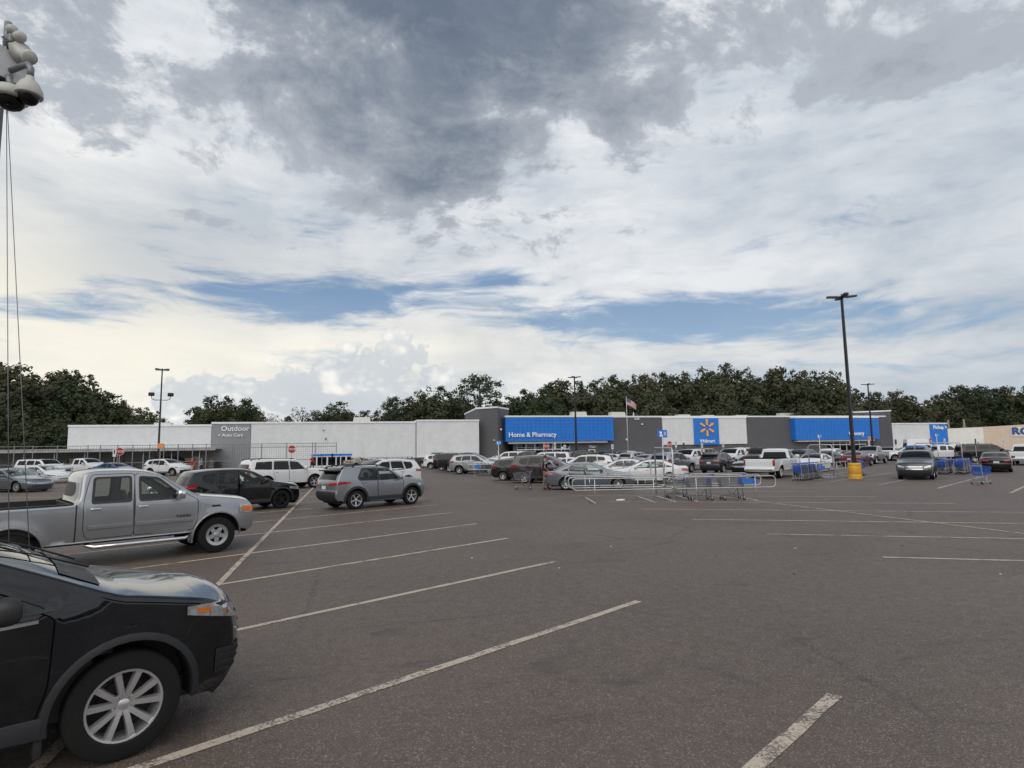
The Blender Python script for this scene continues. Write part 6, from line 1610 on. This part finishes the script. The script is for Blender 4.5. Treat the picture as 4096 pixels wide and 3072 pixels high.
for i, (px, py, nm, pm, lb) in enumerate(((1420, 1836, 'sedan', WHITEP, 'white car with dark glass parked next to the white railed SUV'), (1395, 1829, 'crossover', LIGHTG, 'pale crossover two stalls beyond the white railed SUV, near the white lockers'))):
    V('car', nm, pm, COL(px, X=.9), AZL+180, lb)
V('pickup_truck', 'pickup', BROWNP, COL(885, X=-22.6), 20, 'dull dark pickup seen from behind before the garden yard', 'pickup truck')
V('suv', 'boxsuv', TAN, COL(1110, X=-16.2), AZR, 'tan box-shaped SUV before the garden yard corner', 'suv')
V('suv', 'crossover', WHITEP, COL(1190, X=-13.4), AZR, 'white crossover parked next to the tan SUV before the lockers', 'suv')
# left row
V('car', 'charger', GREYP, from_wheel('charger', G(68, 1971), AZR, (1, -1)), AZR, 'grey low saloon with star-spoke wheels behind the silver pickup bed')
V('car', 'charger', LIGHTG, from_wheel('charger', G(68, 1971), AZR, (1, -1))+Vector((-1.3, 3.4)), AZR, 'pale blue grey saloon beside the grey star-wheeled saloon')
V('car', 'accord', WHITEP, COL(190, X=-24.0), AZR, 'white saloon with light windows behind the pickup cab')
V('suv', 'suburban', WHITEP, COL(180, X=-29.5), AZR, 'long white SUV with rear spoiler before the garden yard fence', 'suv')
V('pickup_truck', 'pickup', WHITEP, COL(345, X=-28), AZR, 'white crew-cab pickup next to the long white SUV', 'pickup truck')
V('car', 'sedan', BLUEP, COL(470, X=-22.9), AZR, 'blue grey saloon half hidden beside the white crew-cab pickup', over=None)
V('suv', 'crossover_mid', WHITEP, from_wheel('crossover_mid', G(691, 1903), AZR, (1, -1)), AZR, 'white crossover with bright wheels parked in front of the lamp post', 'suv')
V('suv', 'boxsuv', BLACKP, COL(700, X=-22), AZR, 'black box-shaped SUV behind the white crossover by the lamp post', 'suv')
# second row, tails towards the aisle
jet = V('car', 'jetta', GREYP, from_wheel('jetta', (10.85, 29.6), 112, (-1, -1)), 112, 'grey saloon with its boot lid raised, behind the near cart corral')
for ch in jet.children:
    if ch.name.startswith('boot_lid'):
        hp = Vector((-1.82, 0, 1.04)); q = Matrix.Rotation(radians(62), 3, 'Y'); ch.rotation_euler = q.to_euler(); ch.location = hp-q @ hp
m = MB(); m.box(-2.26, -1.7, -.62, .62, .55, .60); m.box(-2.28, -2.22, -.62, .62, .55, .86); m.obj('luggage_bay', DARKIN, jet)
V('suv', 'crossover_big', MAROON, from_wheel('crossover_big', G(2100, 1934), AZR, (-1, -1)), AZR, 'dark plum SUV with bright spoke wheels behind the man in khaki trousers', 'suv')
V('car', 'hatch', BLACKP, from_wheel('hatch', G(2013, 1923), AZR, (-1, -1)), AZR, 'black hatchback with bright red tail lamp beside the plum SUV')
V('suv', 'crossover_big', SILVER, from_wheel('crossover_big', G(1838, 1897), AZR, (-1, -1)), AZR, 'silver SUV parked behind the small cart corral', 'suv')
V('pickup_truck', 'pickup', BLACKP, from_wheel('pickup', G(1800, 1889), AZR, (-1, -1)), AZR, 'black pickup between the silver SUV and the black and white SUV', 'pickup truck')
V('suv', 'boxsuv_mid', BLACKP, from_wheel('boxsuv_mid', G(1768, 1883), AZR, (-1, -1)), AZR, 'black SUV with bright wheels near the far end of the row', 'suv')
V('suv', 'crossover_mid', WHITEP, from_wheel('crossover_mid', G(1724, 1877), AZR, (-1, -1)), AZR, 'white SUV near the far end of the row by the white wall', 'suv')
V('pickup_truck', 'pickup', DARKG, from_wheel('pickup', G(1692, 1870), AZR, (-1, -1)), AZR, 'dark pickup at the very end of the row by the yellow bollard', 'pickup truck')
# second row, far half, noses left
V('car', 'accord', WHITEP, from_wheel('accord', (17.9, 31.4), AZR+176, (-1, 1)), AZR+176, 'white saloon with clear windows and red tail lamp behind the near cart corral')
V('car', 'accord', WHITEP, Vector((17.1, 36.4)), AZR+180, 'white saloon parked one stall beyond the white saloon with clear windows')
V('suv', 'wagon', WHITEP, Vector((17.2, 43.0)), AZR+180, 'white estate car with black roof rails behind the grey saloon', 'suv')
V('car', 'sedan', WHITEP, Vector((17.0, 46.6)), AZR+180, 'white and black saloon half hidden beyond the estate car')
V('suv', 'boxsuv', LIGHTG, Vector((17.3, 52.5)), AZR+180, 'pale SUV with dark windows behind the plum SUV', 'suv')
V('pickup_truck', 'pickup', BLACKP, Vector((17.6, 59.0)), AZR+180, 'black pickup beyond the plum SUV near the home entrance', 'pickup truck')
V('suv', 'suburban', WHITEP, Vector((17.4, 65.5)), AZR+180, 'long white SUV with six side windows near the home entrance', 'suv')
V('car', 'sedan', LIGHTG, Vector((17.0, 70.5)), AZR+180, 'pale car partly hidden by the long white SUV at the home entrance')
V('suv', 'boxsuv', BLACKP, COL(2312, Y=60), 12, 'black SUV driving up the aisle towards the home entrance', 'suv')
# third row
V('pickup_truck', 'pickup_reg', WHITEP, from_wheel('pickup_reg', G(3122, 1913), AZL-4, (-1, -1)), AZL-4, 'white regular-cab pickup with red tail lamps and chrome rear bumper', 'pickup truck')
V('suv', 'crossover_small', DARKG, from_wheel('crossover_small', G(2893, 1894), AZL-6, (-1, -1)), AZL-6, 'dark grey small SUV with red tail lamps beside the white regular-cab pickup', 'suv')
V('suv', 'crossover_mid', SILVER, from_wheel('crossover_mid', G(2765, 1889), AZL, (1, -1)), AZL, 'silver SUV with a red tail lamp behind the white saloons', 'suv')
V('car', 'sedan', BLACKP, COL(3005, X=30.6), AZL+180, 'black saloon between the dark grey small SUV and the white pickup')
V('pickup_truck', 'pickup', WHITEP, COL(2830, X=30.2)+Vector((0, 3.0, 0)), AZL+180, 'white pickup with a black barred grille behind the dark grey small SUV', 'pickup truck')
V('pickup_truck', 'pickup', WHITEP, COL(2930, X=36.2), AZL+180, 'white crew-cab pickup in front of the blue emblem wall', 'pickup truck')
far = [('suv', 'boxsuv', TAN, 2825, 47, AZL, 'tan roofed SUV far off before the blue emblem'), ('suv', 'crossover', DARKG, 2700, 35.4, AZL+180, 'grey crossover with wide windscreen before the white wall'),
       ('car', 'sedan', WHITEP, 2655, 36.5, AZL, 'small white car below the red stop sign by the white wall'), ('suv', 'boxsuv', WHITEP, 2985, 53, AZL, 'white SUV with pale canopy beyond the white crew-cab pickup'),
       ('suv', 'boxsuv', BLACKP, 3055, 47.5, AZL, 'black SUV with roof rack before the dark grey wall'), ('suv', 'crossover', SILVER, 3150, 47.2, AZL, 'silver crossover beyond the white regular-cab pickup'),
       ('suv', 'crossover', DARKG, 3222, 47.2, AZL, 'grey crossover beyond the white saloon by the packed corral'), ('car', 'sedan', WHITEP, 3250, 36.0, AZL+180, 'white saloon facing out behind the packed cart corral'),
       ('car', 'sedan', DARKG, 3300, 47.2, AZL+180, 'dark saloon with red tail between the white saloon and wine red saloon'), ('suv', 'crossover', WHITEP, 3330, 53.5, AZL, 'white crossover below the grocery canopy'),
       ('car', 'sedan', REDP, 3425, 47.5, AZL, 'wine red saloon with white plate behind the tall lamp post'), ('pickup_truck', 'pickup', SILVER, 3480, 54.0, AZL+180, 'silver pickup facing out behind the blue carts'),
       ('car', 'sedan', WHITEP, 3392, 53.5, AZL+180, 'white car roof showing beside the tall lamp post'), ('suv', 'crossover', WHITEP, 3550, 65, AZL+180, 'white crossover beside the silver pickup facing out'),
       ('suv', 'crossover_small', WHITEP, 3612, 64.5, AZR+180, 'white sloping crossover with black wheels by the grocery side'), ('pickup_truck', 'pickup', BLUEP, 3665, 55, AZL, 'bright blue pickup behind the grey SUV facing out'),
       ('pickup_truck', 'pickup', WHITEP, 3765, 66, AZR, 'white pickup with its side showing before the blue pickup wall'), ('suv', 'suburban', BLACKP, 3945, 64.5, AZR, 'long black SUV with dark windows before the tan wall'),
       ('suv', 'boxsuv', WHITEP, 3830, 76, AZL, 'white SUV roof beyond the blue carts corral'), ('pickup_truck', 'pickup', WHITEP, 4098, 60, AZL, 'white pickup tailgate beside the long black SUV'),
       ('car', 'sedan', WHITEP, 2420, 29.8, AZL+180, 'white saloon beyond the estate car by the vision door'), ('suv', 'crossover', WHITEP, 2495, 35.6, AZL+180, 'white crossover before the dark grey wall by the flag pole'),
       ('suv', 'crossover', DARKG, 2365, 29.8, AZL, 'dark crossover before the vision doorway'), ('suv', 'crossover', LIGHTG, 2545, 29.8, AZL, 'pale crossover seen from behind beyond the white saloons'), ('car', 'sedan', SILVER, 2600, 29.8, AZL, 'silver saloon beyond the white saloons by the corral arch'),
       ('van', 'van', WHITEP, 3690, 84, AZR, 'tall white van beyond the bright blue pickup'), ('suv', 'crossover', BLACKP, 2440, 35, AZL, 'black crossover before the disabled parking sign'),
       ('suv', 'crossover', WHITEP, 3100, 53, AZL+180, 'white crossover roof beyond the black roof-racked SUV')]
for nm, md, pm, px, X_, az, lb in far: V(nm, md, pm, COL(px, X=X_), az, lb, {'pickup_truck': 'pickup truck', 'suv': 'suv', 'van': 'van'}.get(nm, 'car'))
# right side
V('suv', 'crossover_mid', DARKG, from_wheel('crossover_mid', G(3733, 1918), AZL+172, (1, 1)), AZL+172, 'grey SUV facing out with chrome barred grille beside the blue carts', 'suv', over={'lens': WHITELENS})
V('car', 'accord', BLACKP, from_wheel('accord', G(4045, 1888), AZL-8, (-1, -1)), AZL-8, 'black saloon with red tail lamps behind the lone blue cart')
